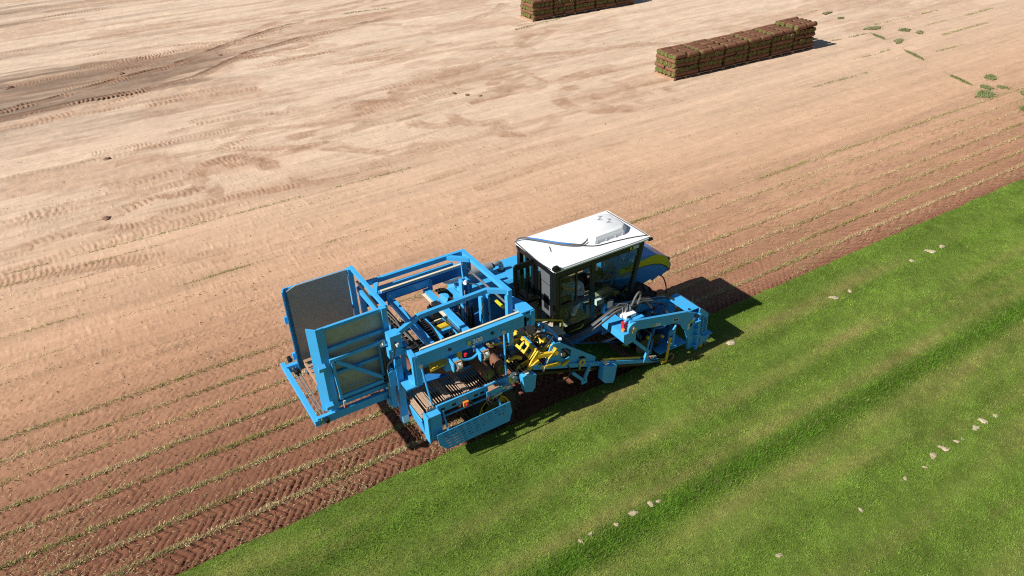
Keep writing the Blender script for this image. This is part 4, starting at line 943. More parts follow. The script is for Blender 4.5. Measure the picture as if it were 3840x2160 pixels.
P('depth_link', 'blue', join(beam((9.1, 9.19, .70), (9.3, 9.26, .82), .03, .05), beam((8.60, 9.22, .92), (8.50, 9.22, .42), .022, .03)), cut)
P('skid_ring', 'wood', ring((9.14, 9.18, .13), (0, 1, 0), .095, .085, .04, 18), cut)
P('blade_bar', 'steel', join(box(8.86, 8.94, 9.26, 9.99, .05, .09), beam((8.36, 10.0, .30), (8.88, 9.99, .14), .02, .05)), cut)
P('guide_rail', 'offwhite', beam((7.95, 10.02, .46), (8.42, 10.02, .44), .02, .06), cut)
r300(cut, .10, lambda a, b: (8.58 + a, 9.185, 1.185 - .235 * a * .95 + b - .07))
P('decal', 'decal_white', prism_y([(9.13, 1.10), (9.28, 1.065), (9.28, .995), (9.13, 1.03)], 9.182, 9.188), cut)
P('decal', 'decal_black', prism_y([(9.145, 1.085), (9.195, 1.073), (9.195, 1.025), (9.145, 1.037)], 9.178, 9.181), cut)
P('decal', 'decal_black', prism_y([(9.21, 1.068), (9.265, 1.055), (9.265, 1.008), (9.21, 1.021)], 9.178, 9.181), cut)
for i, (dx, dz, mm) in enumerate(((0, 0, 'decal_white'), (.065, .06, 'lime'), (.13, .09, 'decal_white'), (.0, -.075, 'decal_white'), (.065, -.02, 'decal_black'))):
    P('decal', mm, prism_y([(9.55 + dx, .72 + dz), (9.61 + dx, .735 + dz), (9.61 + dx, .80 + dz), (9.55 + dx, .785 + dz)], 9.182, 9.188), cut)
# pivot beam carrying the head, with valves on its tray
piv = P('pivot_beam', 'blue', prism_y([(7.86, 1.22), (8.16, 1.22), (8.16, .98), (7.94, .94), (7.86, 1.04)], 9.17, 9.86))
P('pivot_eye', 'blue', join(ring((8.05, 9.14, 1.33), (0, 1, 0), .13, .05, .05, 18), ring((8.05, 9.30, 1.33), (0, 1, 0), .12, .05, .04, 18), ring((8.0, 9.92, 1.36), (0, 1, 0), .11, .05, .05, 18)), piv)
P('pivot_pin', 'steel', cyl((8.05, 9.08, 1.33), (8.05, 9.32, 1.33), .045, 12), piv, True)
P('pin_tag', 'yellow', beam((8.05, 9.105, 1.38), (8.02, 9.105, 1.24), .01, .03, (1, 0, 0)), piv)
P('tray', 'blue', join(box(8.04, 8.40, 9.32, 9.62, 1.36, 1.38), box(8.2, 8.42, 9.26, 9.34, 1.34, 1.40)), piv)
P('valve_block', 'offwhite', join(box(8.06, 8.30, 9.36, 9.56, 1.385, 1.47), box(8.02, 8.16, 9.46, 9.6, 1.385, 1.45)), piv)
P('valve_stem', 'steel', join(*[cyl((8.08 + .055 * i, 9.52 - .03 * (i % 2), 1.47), (8.08 + .055 * i, 9.52 - .03 * (i % 2), 1.60), .018, 8) for i in range(4)]), piv)
P('valve_plate', 'plastic', join(box(8.10, 8.16, 9.35, 9.36, 1.40, 1.46), cyl((8.0, 9.75, 1.42), (8.3, 9.8, 1.4), .07, 10), box(8.3, 8.5, 9.6, 9.75, 1.3, 1.42)), piv)
P('red_box', 'red', join(box(7.93, 8.03, 9.27, 9.36, 1.24, 1.40), box(7.95, 8.01, 9.29, 9.34, 1.40, 1.415)), piv)
P('red_box_cap', 'orange', cyl((7.90, 9.27, 1.26), (7.94, 9.27, 1.26), .035, 8), piv)
P('support_arm', 'blue', join(beam((8.12, 9.30, .98), (8.56, 9.24, .50), .06, .07), beam((8.57, 9.24, .52), (8.48, 9.24, .26), .05, .06)), piv)
P('rock', 'grey', prism_z([(7.98, 9.86), (8.06, 9.80), (8.14, 9.86), (8.08, 9.94)], 1.42, 1.56), piv)
hz = [(6.9, 9.93, 1.02), (7.15, 9.86, 1.06), (7.4, 9.72, 1.22), (7.65, 9.62, 1.42), (7.9, 9.58, 1.56), (8.1, 9.56, 1.58), (8.35, 9.6, 1.5), (8.7, 9.72, 1.42), (8.95, 9.7, 1.36)]
for i, (dy, dz, r_) in enumerate(((0, 0, .018), (.04, .01, .014), (-.04, -.03, .016), (.01, .035, .013), (-.02, -.065, .013))):
    P('hose', 'hose_grey' if i % 2 == 0 else 'hose', tube([(x + .02 * i, y + dy, z + dz) for x, y, z in hz[:7 if i > 2 else 9]], r_), piv, True)
P('hose', 'hose_grey', tube([(8.30, 9.55, 1.42), (8.42, 9.56, 1.66), (8.54, 9.58, 1.74), (8.60, 9.60, 1.62), (8.50, 9.6, 1.36), (8.5, 9.6, 1.1)], .022), piv, True)
P('hose', 'hose', tube([(8.4, 9.62, 1.48), (8.7, 9.7, 1.36), (8.9, 9.62, 1.26), (8.86, 9.5, 1.1)], .02), piv, True)
P('hose', 'hose', tube([(8.6, 9.84, 1.34), (9.0, 9.82, 1.26), (9.4, 9.82, 1.16), (9.6, 9.76, 1.1), (9.62, 9.6, .95)], .022), piv, True)
P('hose', 'hose', join(tube([(8.6, 9.3, .35), (8.7, 9.22, .2), (8.9, 9.24, .16), (9.05, 9.3, .28)], .014), tube([(8.48, 9.5, 1.1), (8.45, 9.42, .9), (8.5, 9.4, .7)], .02)), piv, True)
P('wire_bundle', 'grey', join(*[tube([(8.1 + .03 * i, 9.5, 1.58), (8.05 + .05 * i, 9.55, 1.68 - .02 * i), (7.98, 9.6, 1.6)], .006, 5) for i in range(4)]), piv)

# ---- engine box behind the cab
eng = P('engine_box', 'blue', join(prism_x([(11.56, .75), (12.46, .75), (12.46, 1.56), (12.40, 1.60), (11.62, 1.60), (11.56, 1.55)], 5.78, 7.55)))
P('engine_seam', 'black', join(box(5.9, 6.85, 11.553, 11.559, 1.40, 1.412), box(5.9, 6.85, 11.553, 11.559, 1.22, 1.232)), eng)
P('side_box', 'blue', join(box(5.45, 5.76, 11.66, 12.2, .95, 1.5), box(5.44, 5.449, 11.74, 11.9, 1.1, 1.36)), eng)
P('side_grille', 'yellow', box(5.436, 5.4385, 11.76, 11.84, 1.16, 1.32), eng)
P('muffler', 'muffler', join(cyl((6.02, 12.06, 1.76), (6.62, 12.06, 1.76), .10, 16), cyl((5.97, 12.06, 1.76), (6.02, 12.06, 1.76), .06, 12), cyl((6.62, 12.06, 1.76), (6.66, 12.06, 1.76), .06, 12)), eng, True)
P('exhaust_pipe', 'muffler', tube([(6.64, 12.06, 1.77), (6.74, 12.06, 1.79), (6.82, 12.06, 1.77), (6.86, 12.06, 1.70), (6.86, 12.06, 1.58)], .055, 12), eng, True)
P('exhaust_pipe', 'steel', tube([(5.98, 12.06, 1.76), (5.80, 12.06, 1.72), (5.62, 12.08, 1.72), (5.50, 12.14, 1.80), (5.44, 12.16, 1.9)], .045, 12), eng, True)
P('muffler_clamp', 'plastic', join(box(5.86, 5.98, 11.92, 12.06, 1.66, 1.88), ring((6.67, 12.06, 1.77), (1, 0, 0), .062, .05, .03, 14), cyl((5.92, 11.9, 1.66), (5.92, 11.9, 1.4), .05, 8)), eng)
P('exhaust_shade_disc', 'black', cyl((6.86, 12.06, 1.60), (6.86, 12.06, 1.604), .085, 16), eng)  # black disc on the closed box top, colour standing for the dark gap
P('rear_post', 'blue', join(box(5.70, 5.74, 11.5, 11.6, 1.0, 1.9), box(5.82, 5.86, 11.5, 11.6, 1.0, 1.9), box(5.74, 5.82, 11.58, 11.6, 1.0, 1.9)), eng)

# ---- hood in front of the cab with its swoosh and lettering
hd_top = [(8.95, 1.56), (9.55, 1.60), (10.05, 1.52), (10.36, 1.36), (10.50, 1.12), (10.48, .98), (10.30, .94), (10.22, .88), (10.16, .93), (9.98, .86), (9.92, .92), (9.5, .84), (8.95, .84)]
hood = P('hood', 'hood', prism_y(hd_top, 10.80, 11.48))
sw_u = [(9.0, 1.46), (9.4, 1.49), (9.7, 1.50), (9.95, 1.525), (10.1, 1.50), (10.36, 1.345), (10.46, 1.15)]
sw_l = [(10.46, 1.00), (10.34, 1.14), (10.15, 1.25), (9.95, 1.31), (9.7, 1.34), (9.4, 1.345), (9.05, 1.34)]
P('hood_swoosh', 'lime', prism_y(sw_u + sw_l, 10.792, 10.799), hood)
P('hood_swoosh_edge', 'decal_black', prism_y(sw_l + [(9.05, 1.325), (9.4, 1.33), (9.7, 1.322), (9.95, 1.29), (10.15, 1.228), (10.33, 1.12), (10.45, .985)], 10.792, 10.799), hood)
s_, _ = text_shape('FIREFLY', .085, lambda a, b: (9.16 + a, 10.789, 1.42 + b), bold=.002); P('lettering', 'decal_black', s_, hood)
s_, _ = text_shape('AUTOMATIX', .05, lambda a, b: (9.17 + a, 10.789, 1.375 + b), bold=.001); P('lettering', 'decal_black', s_, hood)
P('hood_lamp', 'black', join(cyl((10.52, 11.0, 1.14), (10.60, 11.0, 1.12), .05, 12), cyl((10.50, 11.38, 1.14), (10.58, 11.38, 1.12), .05, 12), box(10.44, 10.52, 10.98, 11.4, 1.12, 1.15)), hood)
P('hood_hose', 'hose', tube([(10.2, 10.9, .9), (10.4, 10.92, .75), (10.55, 10.95, .45), (10.6, 10.98, .2)], .015), hood, True)

# ---- cab
ZB, ZT = .90, 2.55
cab = P('cab', 'black', join(
    box(6.84, 6.93, 10.00, 10.09, ZB, ZT), box(6.84, 6.93, 11.26, 11.36, ZB, ZT), beam((8.93, 10.045, ZT), (8.66, 10.045, 1.30), .09, .08, (1, 0, 0)), beam((8.93, 11.31, ZT), (8.66, 11.31, 1.30), .09, .08, (1, 0, 0)),
    box(7.68, 7.77, 10.00, 10.07, ZB, ZT), box(7.68, 7.77, 11.29, 11.36, ZB, ZT),
    box(6.93, 8.93, 10.003, 10.08, 2.44, ZT), box(6.93, 8.93, 11.28, 11.357, 2.44, ZT), box(6.843, 6.927, 10.09, 11.26, 2.42, ZT), beam((8.905, 10.09, 2.49), (8.905, 11.27, 2.49), .08, .10),
    box(6.93, 7.68, 10.003, 10.06, 1.69, 1.755), prism_y([(6.93, .9), (8.4, .9), (8.3, 1.16), (7.77, 1.18), (7.68, 1.20), (6.93, 1.20)], 10.006, 10.05),
    box(6.93, 8.55, 11.30, 11.35, .9, 1.35), prism_y([(8.25, .95), (8.45, 1.0), (8.72, 1.34), (8.66, 1.40), (8.20, 1.12)], 10.004, 10.055)))
P('cab_floor', 'floor', box(6.93, 8.72, 10.06, 11.30, .905, .93), cab)
P('firewall', 'black', box(8.60, 8.66, 10.1, 11.27, .93, 1.32), cab)
def pane(name, pts, parent=cab):
    return P(name, 'glass', plate([(a, b) for a, b in pts], [], lambda a, b: (a, 10.03, b), (0, 1, 0), .006), parent)
pane('window_pane', [(6.93, 1.755), (7.32, 1.755), (7.32, 2.44), (6.93, 2.44)])
pane('window_pane', [(6.93, 1.20), (7.68, 1.20), (7.68, 1.69), (6.93, 1.69)])
pane('window_pane', [(7.77, 1.18), (8.20, 1.12), (8.66, 1.40), (8.88, 2.44), (7.77, 2.44)])
P('window_frame', 'black', join(box(6.95, 7.66, 10.00, 10.02, 1.76, 1.785), box(6.95, 7.66, 10.00, 10.02, 2.405, 2.435), box(6.94, 6.965, 10.00, 10.02, 1.76, 2.435), box(7.31, 7.345, 9.998, 10.025, 1.76, 2.435), box(7.64, 7.67, 10.0, 10.02, 1.76, 2.435)), cab)
P('window_pane', 'glass', plate([(6.95, 1.36), (7.70, 1.36), (7.70, 2.44), (6.95, 2.44)], [], lambda a, b: (a, 11.31, b), (0, 1, 0), .006), cab)
P('window_pane', 'glass', plate([(7.77, 1.36), (8.66, 1.36), (8.88, 2.44), (7.77, 2.44)], [], lambda a, b: (a, 11.31, b), (0, 1, 0), .006), cab)
P('windscreen', 'glass', plate([(10.10, 1.34), (11.26, 1.34), (11.26, 2.46), (10.10, 2.46)], [], lambda a, b: (8.66 + (b - 1.30) * .216, a, b), (1, 0, 0), .006), cab)
P('rear_panel', 'black', join(box(6.85, 6.92, 10.80, 11.26, .9, 1.55), box(6.85, 6.92, 10.80, 10.87, 1.55, 2.42), box(6.85, 6.92, 11.02, 11.07, 1.55, 2.42)), cab)
P('rear_window', 'glass', box(6.88, 6.886, 10.87, 11.26, 1.55, 2.42), cab)
P('electric_cabinet', 'grey', box(6.98, 7.10, 10.40, 10.72, 1.30, 2.40), cab)
P('cabinet_vent', 'black', join(box(6.972, 6.979, 10.44, 10.60, 1.42, 1.75), box(6.976, 6.979, 10.40, 10.72, 2.02, 2.03)), cab)
door = P('door', 'black', prism_y([(6.40, 1.40), (6.95, 1.36), (6.96, 2.44), (6.92, 2.48), (6.44, 2.48), (6.40, 2.44)], 10.76, 10.80, [[(6.48, 1.66), (6.88, 1.64), (6.88, 2.36), (6.48, 2.36)]]), cab)
P('door_pane', 'glass', plate([(6.48, 1.66), (6.88, 1.64), (6.88, 2.36), (6.48, 2.36)], [], lambda a, b: (a, 10.78, b), (0, 1, 0), .006), cab)
P('door_hinge', 'steel', join(*[bolt((6.925, 10.76, z_), (0, -1, 0), .010) for z_ in (2.30, 2.24, 1.70, 1.64, 1.45)]), cab)
P('door_handle', 'black', join(beam((6.42, 10.74, 1.55), (6.92, 10.74, 1.52), .02, .03), beam((6.68, 10.75, 1.64), (6.68, 10.75, 2.36), .02, .02)), cab)
roof = P('roof', 'white', prism_z([(6.83, 10.01), (9.10, 10.01), (9.12, 10.03), (9.12, 11.37), (9.10, 11.39), (6.83, 11.39), (6.81, 11.37), (6.81, 10.03)], 2.565, 2.612), cab)
P('roof_lip', 'offwhite', join(box(6.84, 9.11, 9.995, 10.008, 2.555, 2.585)), cab)
P('corner_lamp', 'black', join(box(6.80, 6.93, 9.955, 10.06, 2.60, 2.66), box(6.82, 6.91, 9.97, 10.05, 2.655, 2.685), cyl((9.06, 9.99, 2.56), (9.14, 9.99, 2.56), .035, 10)), cab)
acp = [(7.98, 10.44), (8.04, 10.38), (8.74, 10.38), (8.90, 10.52), (8.92, 11.02), (8.80, 11.16), (8.06, 11.16), (7.98, 11.10)]
def frustum(levels):
    v, f = [], []; n = len(acp)
    for z_, k in levels: v += [((p - 8.45) * k + 8.45, (q - 10.77) * k + 10.77, z_) for p, q in acp]
    for j in range(len(levels) - 1):
        for i in range(n): f.append((j * n + i, j * n + (i + 1) % n, (j + 1) * n + (i + 1) % n, (j + 1) * n + i))
    return v, f + [tuple(range((len(levels) - 1) * n, len(levels) * n))]
ac = P('air_conditioner', 'offwhite', frustum(((2.612, 1.04), (2.665, 1.03), (2.69, .99), (2.745, .93), (2.77, .82))), cab)
smooth(ac, 28)
P('air_conditioner_clip', 'offwhite', join(*[box(x_, x_ + .02, 10.352, 10.362, 2.63, 2.665) for x_ in (8.06, 8.28, 8.50, 8.68)]), cab)
for cx_, cy_ in ((8.58, 10.96), (8.66, 10.76)):
    P('fan_grille', 'vent', join(*[plate([(0, 0), (.10 * math.cos(t), .10 * math.sin(t)), (.10 * math.cos(t + .16), .10 * math.sin(t + .16))], [], lambda a, b, cx_=cx_, cy_=cy_: (cx_ + a, cy_ + b, 2.771), (0, 0, 1), .004) for t in np.concatenate([np.arange(.3, 1.6, .26), np.arange(3.4, 4.8, .26)])]), cab)
P('roof_hose', 'hose_grey', join(tube([(6.84, 11.30, 2.40), (6.83, 11.36, 2.62), (6.98, 11.30, 2.67), (7.25, 10.98, 2.65), (7.5, 10.66, 2.64), (7.72, 10.48, 2.64), (7.88, 10.50, 2.65), (7.99, 10.56, 2.67)], .018), tube([(6.88, 11.36, 2.66), (7.1, 11.2, 2.67), (7.4, 10.82, 2.66), (7.66, 10.54, 2.66), (7.8, 10.46, 2.64)], .013)), cab, True)
P('hose_sleeve', 'blue2', tube([(7.02, 11.26, 2.685), (7.25, 10.99, 2.672), (7.48, 10.70, 2.662), (7.62, 10.58, 2.66)], .014), cab, True)
P('roof_cable', 'hose', join(tube([(7.76, 10.46, 2.64), (8.0, 10.30, 2.625), (8.4, 10.24, 2.622), (8.8, 10.16, 2.622), (9.10, 10.06, 2.622)], .010, 6), tube([(9.08, 10.08, 2.622), (9.08, 10.6, 2.622), (9.06, 11.34, 2.622)], .009, 6), tube([(6.80, 11.36, 2.62), (6.79, 10.9, 2.60), (6.80, 10.5, 2.57), (6.8, 10.1, 2.60)], .010, 6), tube([(7.24, 10.80, 2.622), (7.16, 10.62, 2.62)], .006, 6)), cab, True)
P('seat', 'plastic', join(box(7.08, 7.52, 10.45, 10.95, 1.30, 1.44), box(7.04, 7.16, 10.46, 10.94, 1.44, 2.05), box(7.2, 7.45, 10.55, 10.85, .93, 1.30), box(7.15, 7.5, 10.38, 10.45, 1.55, 1.62)), cab)
P('control_box', 'offwhite', join(box(7.98, 8.16, 10.20, 10.34, 1.28, 1.40)), cab)
P('joystick', 'offwhite', join(cyl((7.62, 10.42, 1.56), (7.66, 10.41, 1.72), .02, 8), cyl((7.65, 10.41, 1.70), (7.67, 10.41, 1.76), .04, 10)), cab)
P('armrest_box', 'plastic', join(box(7.45, 7.75, 10.32, 10.52, 1.40, 1.56), cyl((8.3, 10.7, .93), (8.2, 10.7, 1.5), .05, 10)), cab)
P('steering_wheel', 'black', ring((8.16, 10.72, 1.56), (-.5, 0, 1), .18, .16, .03, 20), cab)
P('pedal_mat', 'shoe', box(8.0, 8.3, 10.4, 10.9, .93, .945), cab)
P('screen', 'lime' if False else 'blue', box(8.34, 8.36, 11.0, 11.24, 1.5, 1.95), cab)
bug = [(7.16, 1.075), (7.40, 1.075), (7.44, 1.06), (7.50, 1.10), (7.53, 1.16), (7.49, 1.12), (7.48, 1.15), (7.455, 1.095), (7.40, 1.09), (7.16, 1.082)]
P('emblem', 'lime', prism_y(bug, 9.997, 10.005), cab)
r300(cab, .10, lambda a, b: (8.60 + a, 9.998, 2.462 + b), .004)

# ---- further hoses, cables and brackets around the lift and the roll bed
for i, pts in enumerate(([(5.42, 10.95, 2.2), (5.36, 10.85, 2.0), (5.34, 10.82, 1.6), (5.4, 10.8, 1.2)], [(5.60, 10.52, 2.1), (5.48, 10.42, 2.0), (5.44, 10.4, 1.6), (5.5, 10.4, 1.15)], [(5.50, 10.98, 2.3), (5.6, 10.8, 2.34), (5.68, 10.6, 2.2), (5.66, 10.5, 1.8)],
        [(4.96, 10.9, 1.9), (5.1, 10.8, 1.72), (5.2, 10.6, 1.6), (5.1, 10.4, 1.5)], [(3.62, 9.85, 2.3), (3.72, 9.7, 2.36), (3.9, 9.72, 2.3), (3.98, 9.8, 2.2)], [(3.5, 9.8, 2.5), (3.42, 9.78, 2.2), (3.36, 9.9, 2.0), (3.36, 9.95, 1.7)],
        [(6.0, 9.9, 1.4), (6.15, 9.8, 1.55), (6.35, 9.75, 1.5), (6.5, 9.7, 1.3), (6.6, 9.6, 1.2)], [(6.05, 9.6, 1.35), (6.2, 9.5, 1.5), (6.4, 9.42, 1.45), (6.5, 9.35, 1.2)], [(5.5, 9.75, 1.5), (5.7, 9.7, 1.62), (5.9, 9.72, 1.56), (6.05, 9.8, 1.5)],
        [(7.0, 9.6, 1.0), (6.9, 9.7, 1.2), (6.7, 9.85, 1.32), (6.55, 9.9, 1.3)], [(8.6, 9.45, .9), (8.8, 9.38, .72), (8.95, 9.4, .5), (8.8, 9.5, .36)], [(8.5, 9.6, 1.15), (8.7, 9.5, 1.2), (8.95, 9.5, 1.12), (9.1, 9.55, .95)], [(9.0, 9.7, 1.15), (9.2, 9.66, 1.1), (9.35, 9.6, .95), (9.4, 9.5, .8)])):
    P('hose', 'hose' if i % 3 else 'hose_grey', tube(pts, .016 if i % 2 else .012), (gan, gan, gan, car, gan, hop, inc_, inc_, yf, inc_, cut, cut, cut)[i], True)
P('idler_roller', 'slat', cyl((6.55, 9.32, 1.22), (6.55, 9.95, 1.22), .05, 12), inc_, True)
P('idler_roller', 'slat', cyl((6.22, 9.32, 1.36), (6.22, 9.95, 1.36), .04, 12), inc_, True)
P('press_roller', 'steel', cyl((6.74, 9.32, 1.12), (6.74, 9.95, 1.12), .035, 12), inc_, True)
P('hold_down', 'black', join(box(5.62, 5.9, 9.5, 9.56, 1.26, 1.34), box(5.62, 5.66, 9.5, 9.9, 1.28, 1.32)), yf)
P('drip_plate', 'plastic', box(6.0, 6.45, 9.95, 10.28, 1.40, 1.42), inc_)
P('manifold', 'steel', join(box(6.36, 6.5, 9.78, 9.88, 1.5, 1.58), cyl((6.4, 9.83, 1.58), (6.4, 9.83, 1.64), .02, 8), cyl((6.46, 9.83, 1.58), (6.46, 9.83, 1.66), .02, 8)), inc_)
P('tank', 'plastic', box(5.1, 5.5, 10.9, 11.3, 1.2, 1.5), gan)
P('cross_plate', 'blue2', prism_y([(4.0, 1.15), (5.2, 1.15), (5.2, 1.45), (4.9, 1.5), (4.0, 1.5)], 10.34, 10.36, [rect(4.2, 4.45, 1.22, 1.40), rect(4.6, 4.85, 1.22, 1.40)]), gan)
P('control_valve', 'steel', join(box(4.48, 4.6, 10.2, 10.3, 1.70, 1.78), cyl((4.5, 10.15, 1.74), (4.62, 10.12, 1.74), .03, 8)), car)

for i, (x_, y_, z_, s_) in enumerate(((4.30, 10.75, 1.62, .10), (4.62, 10.12, 1.72, .08), (5.05, 10.55, 1.70, .09), (5.3, 10.3, 1.55, .10), (4.75, 11.2, 1.86, .08), (6.12, 9.62, 1.40, .07), (6.45, 9.5, 1.34, .07), (8.75, 9.62, 1.08, .08), (9.05, 9.72, 1.02, .07), (9.3, 9.62, .9, .08))):
    P('valve', ('steel', 'plastic', 'black')[i % 3], join(box(x_, x_ + s_, y_, y_ + s_ * .8, z_, z_ + s_ * .7), cyl((x_ + s_ * .5, y_ + s_ * .4, z_ + s_ * .7), (x_ + s_ * .5, y_ + s_ * .4, z_ + s_ * 1.2), s_ * .22, 8)), (gan, car, car, gan, car, inc_, inc_, cut, cut, cut)[i])
for i, pts in enumerate(([(4.6, 10.9, 2.0), (4.4, 10.8, 2.08), (4.36, 10.6, 1.95), (4.5, 10.5, 1.85)], [(4.9, 10.7, 1.95), (5.05, 10.6, 2.02), (5.1, 10.45, 1.9), (4.95, 10.35, 1.8)], [(5.2, 11.2, 2.0), (5.3, 11.0, 1.9), (5.2, 10.8, 1.7), (5.3, 10.6, 1.5)], [(5.75, 10.9, 2.1), (5.7, 10.7, 1.9), (5.75, 10.5, 1.6), (5.7, 10.3, 1.3)],
        [(5.62, 9.42, 1.36), (5.7, 9.3, 1.28), (5.85, 9.26, 1.1), (5.75, 9.24, .95)], [(8.2, 9.4, 1.45), (8.4, 9.4, 1.3), (8.5, 9.42, 1.05), (8.45, 9.5, .8)], [(8.9, 9.8, 1.25), (9.1, 9.7, 1.2), (9.3, 9.74, 1.1), (9.45, 9.7, 1.0)])):
    P('hose', ('hose', 'hose_grey')[i % 2], tube(pts, .015), (car, car, gan, gan, yf, piv, cut)[i], True)

# ================================================================== driver
def skin_body(name, joints, edges, mat, sub=2):
    me = bpy.data.meshes.new(name); me.from_pydata([j[:3] for j in joints], edges, [])
    o = bpy.data.objects.new(name, me); COL.objects.link(o)
    sk = o.modifiers.new('skin', 'SKIN')
    if not me.skin_vertices: me.skin_vertices.new()
    for i, j in enumerate(joints):
        me.skin_vertices[0].data[i].radius = (j[3], j[3] if len(j) < 5 else j[4])
    me.skin_vertices[0].data[0].use_root = True
    s = o.modifiers.new('sub', 'SUBSURF'); s.levels = sub; s.render_levels = sub
    dg = bpy.context.evaluated_depsgraph_get(); dg.update()
    m2 = bpy.data.meshes.new_from_object(o.evaluated_get(dg))
    bpy.data.objects.remove(o); bpy.data.meshes.remove(me)
    m2.name = name
    return m2
DO = (7.35, 10.70, 0.93)
person = tag(empty('person', DO), 'seated driver in dark shirt and pale jeans inside the cab', 'person')
def PP(name, mat, me, parent=None):
    me.transform(Matrix.Translation((-DO[0], -DO[1], -DO[2])))
    me.materials.clear(); me.materials.append(M[mat]); me.polygons.foreach_set('use_smooth', [True] * len(me.polygons))
    o = bpy.data.objects.new(name, me); COL.objects.link(o); o.parent = parent or person
    return o
H0 = (7.34, 10.70, 1.50)
body = skin_body('body', [(7.34, 10.70, 1.50, .13, .11), (7.35, 10.70, 1.75, .14, .11), (7.37, 10.70, 1.98, .15, .10), (7.39, 10.70, 2.10, .055), (7.41, 10.70, 2.17, .05), (7.43, 10.69, 2.26, .085, .095), (7.44, 10.69, 2.36, .08, .09),
                          (7.33, 10.53, 2.00, .06), (7.34, 10.47, 1.86, .048), (7.36, 10.44, 1.80, .042), (7.50, 10.43, 1.73, .036), (7.56, 10.42, 1.71, .026, .034), (7.62, 10.42, 1.70, .018, .038),
                          (7.44, 10.87, 2.00, .06), (7.58, 10.92, 1.84, .048), (7.66, 10.92, 1.80, .042), (7.76, 10.84, 1.68, .034), (7.80, 10.80, 1.62, .026, .034), (7.83, 10.77, 1.58, .018, .036)],
                  [(0, 1), (1, 2), (2, 3), (3, 4), (4, 5), (5, 6), (2, 7), (7, 8), (8, 9), (9, 10), (10, 11), (11, 12), (2, 13), (13, 14), (14, 15), (15, 16), (16, 17), (17, 18)], 'skin')
PP('body', 'skin', body)
for base, dirv, side in (((7.62, 10.42, 1.70), (1, 0, -.25), (0, 1, 0)), ((7.83, 10.77, 1.58), (.6, -.3, -.75), (.4, .9, 0))):
    dv = Vector(dirv).normalized(); sv = Vector(side).normalized(); b0 = Vector(base)
    for i, (off, ln) in enumerate(((-.030, .062), (-.010, .075), (.010, .078), (.030, .066))):
        p = b0 + sv * off; q = p + dv * ln * .55; r_ = q + (dv + Vector((0, 0, -.8))).normalized() * ln * .5
        PP('finger', 'skin', skin_body('finger', [(*p, .010), (*q, .009), (*r_, .007)], [(0, 1), (1, 2)], 'skin', 1))
    p = b0 - dv * .03 - sv * .03; q = p + (dv - sv).normalized() * .04; r_ = q + dv * .03
    PP('thumb', 'skin', skin_body('thumb', [(*p, .012), (*q, .011), (*r_, .008)], [(0, 1), (1, 2)], 'skin', 1))
PP('shirt', 'shirt', skin_body('shirt', [(7.34, 10.70, 1.46, .155, .135), (7.35, 10.70, 1.75, .165, .135), (7.37, 10.70, 1.98, .17, .12), (7.385, 10.70, 2.07, .075), (7.33, 10.52, 2.00, .08), (7.34, 10.47, 1.88, .068), (7.44, 10.88, 2.00, .08), (7.56, 10.915, 1.86, .066)],
                               [(0, 1), (1, 2), (2, 3), (2, 4), (4, 5), (2, 6), (6, 7)], 'shirt'))
PP('jeans', 'jeans', skin_body('jeans', [(7.34, 10.70, 1.48, .15, .13), (7.42, 10.60, 1.50, .10), (7.70, 10.42, 1.57, .082), (7.74, 10.40, 1.52, .078), (7.64, 10.44, 1.28, .066), (7.56, 10.46, 1.05, .062),
                                         (7.46, 10.80, 1.50, .10), (7.86, 10.70, 1.60, .084), (7.94, 10.68, 1.55, .078), (7.98, 10.72, 1.28, .064), (8.00, 10.74, 1.06, .060)],
                               [(0, 1), (1, 2), (2, 3), (3, 4), (4, 5), (0, 6), (6, 7), (7, 8), (8, 9), (9, 10)], 'jeans'))
for x_, y_ in ((7.54, 10.46), (8.0, 10.74)):
    PP('shoe', 'shoe', skin_body('shoe', [(x_ - .04, y_, .99, .045), (x_ + .06, y_, .975, .045, .04), (x_ + .17, y_ - .01, .965, .04, .034)], [(0, 1), (1, 2)], 'shoe', 1))
hairm = skin_body('hair', [(7.405, 10.69, 2.32, .088, .095), (7.415, 10.69, 2.41, .085, .09)], [(0, 1)], 'hair'); PP('hair', 'hair', hairm)
PP('nose', 'skin', skin_body('nose', [(7.51, 10.69, 2.29, .014), (7.535, 10.69, 2.265, .016)], [(0, 1)], 'skin', 1))
for s in (-1, 1):
    PP('ear', 'skin', skin_body('ear', [(7.43, 10.69 + s * .088, 2.30, .012, .02), (7.43, 10.69 + s * .092, 2.27, .010, .016)], [(0, 1)], 'skin', 1))
    PP('eye', 'decal_white', skin_body('eye', [(7.508, 10.69 + s * .032, 2.305, .012), (7.514, 10.69 + s * .032, 2.305, .010)], [(0, 1)], 'skin', 1))
PP('mouth', 'red', skin_body('mouth', [(7.512, 10.67, 2.225, .006), (7.516, 10.69, 2.224, .007), (7.512, 10.71, 2.225, .006)], [(0, 1), (1, 2)], 'skin', 1))
PP('wristband', 'decal_black', mesh_of('w', ring((7.745, 10.855, 1.70), (.55, -.3, -.75), .042, .034, .02, 12)))

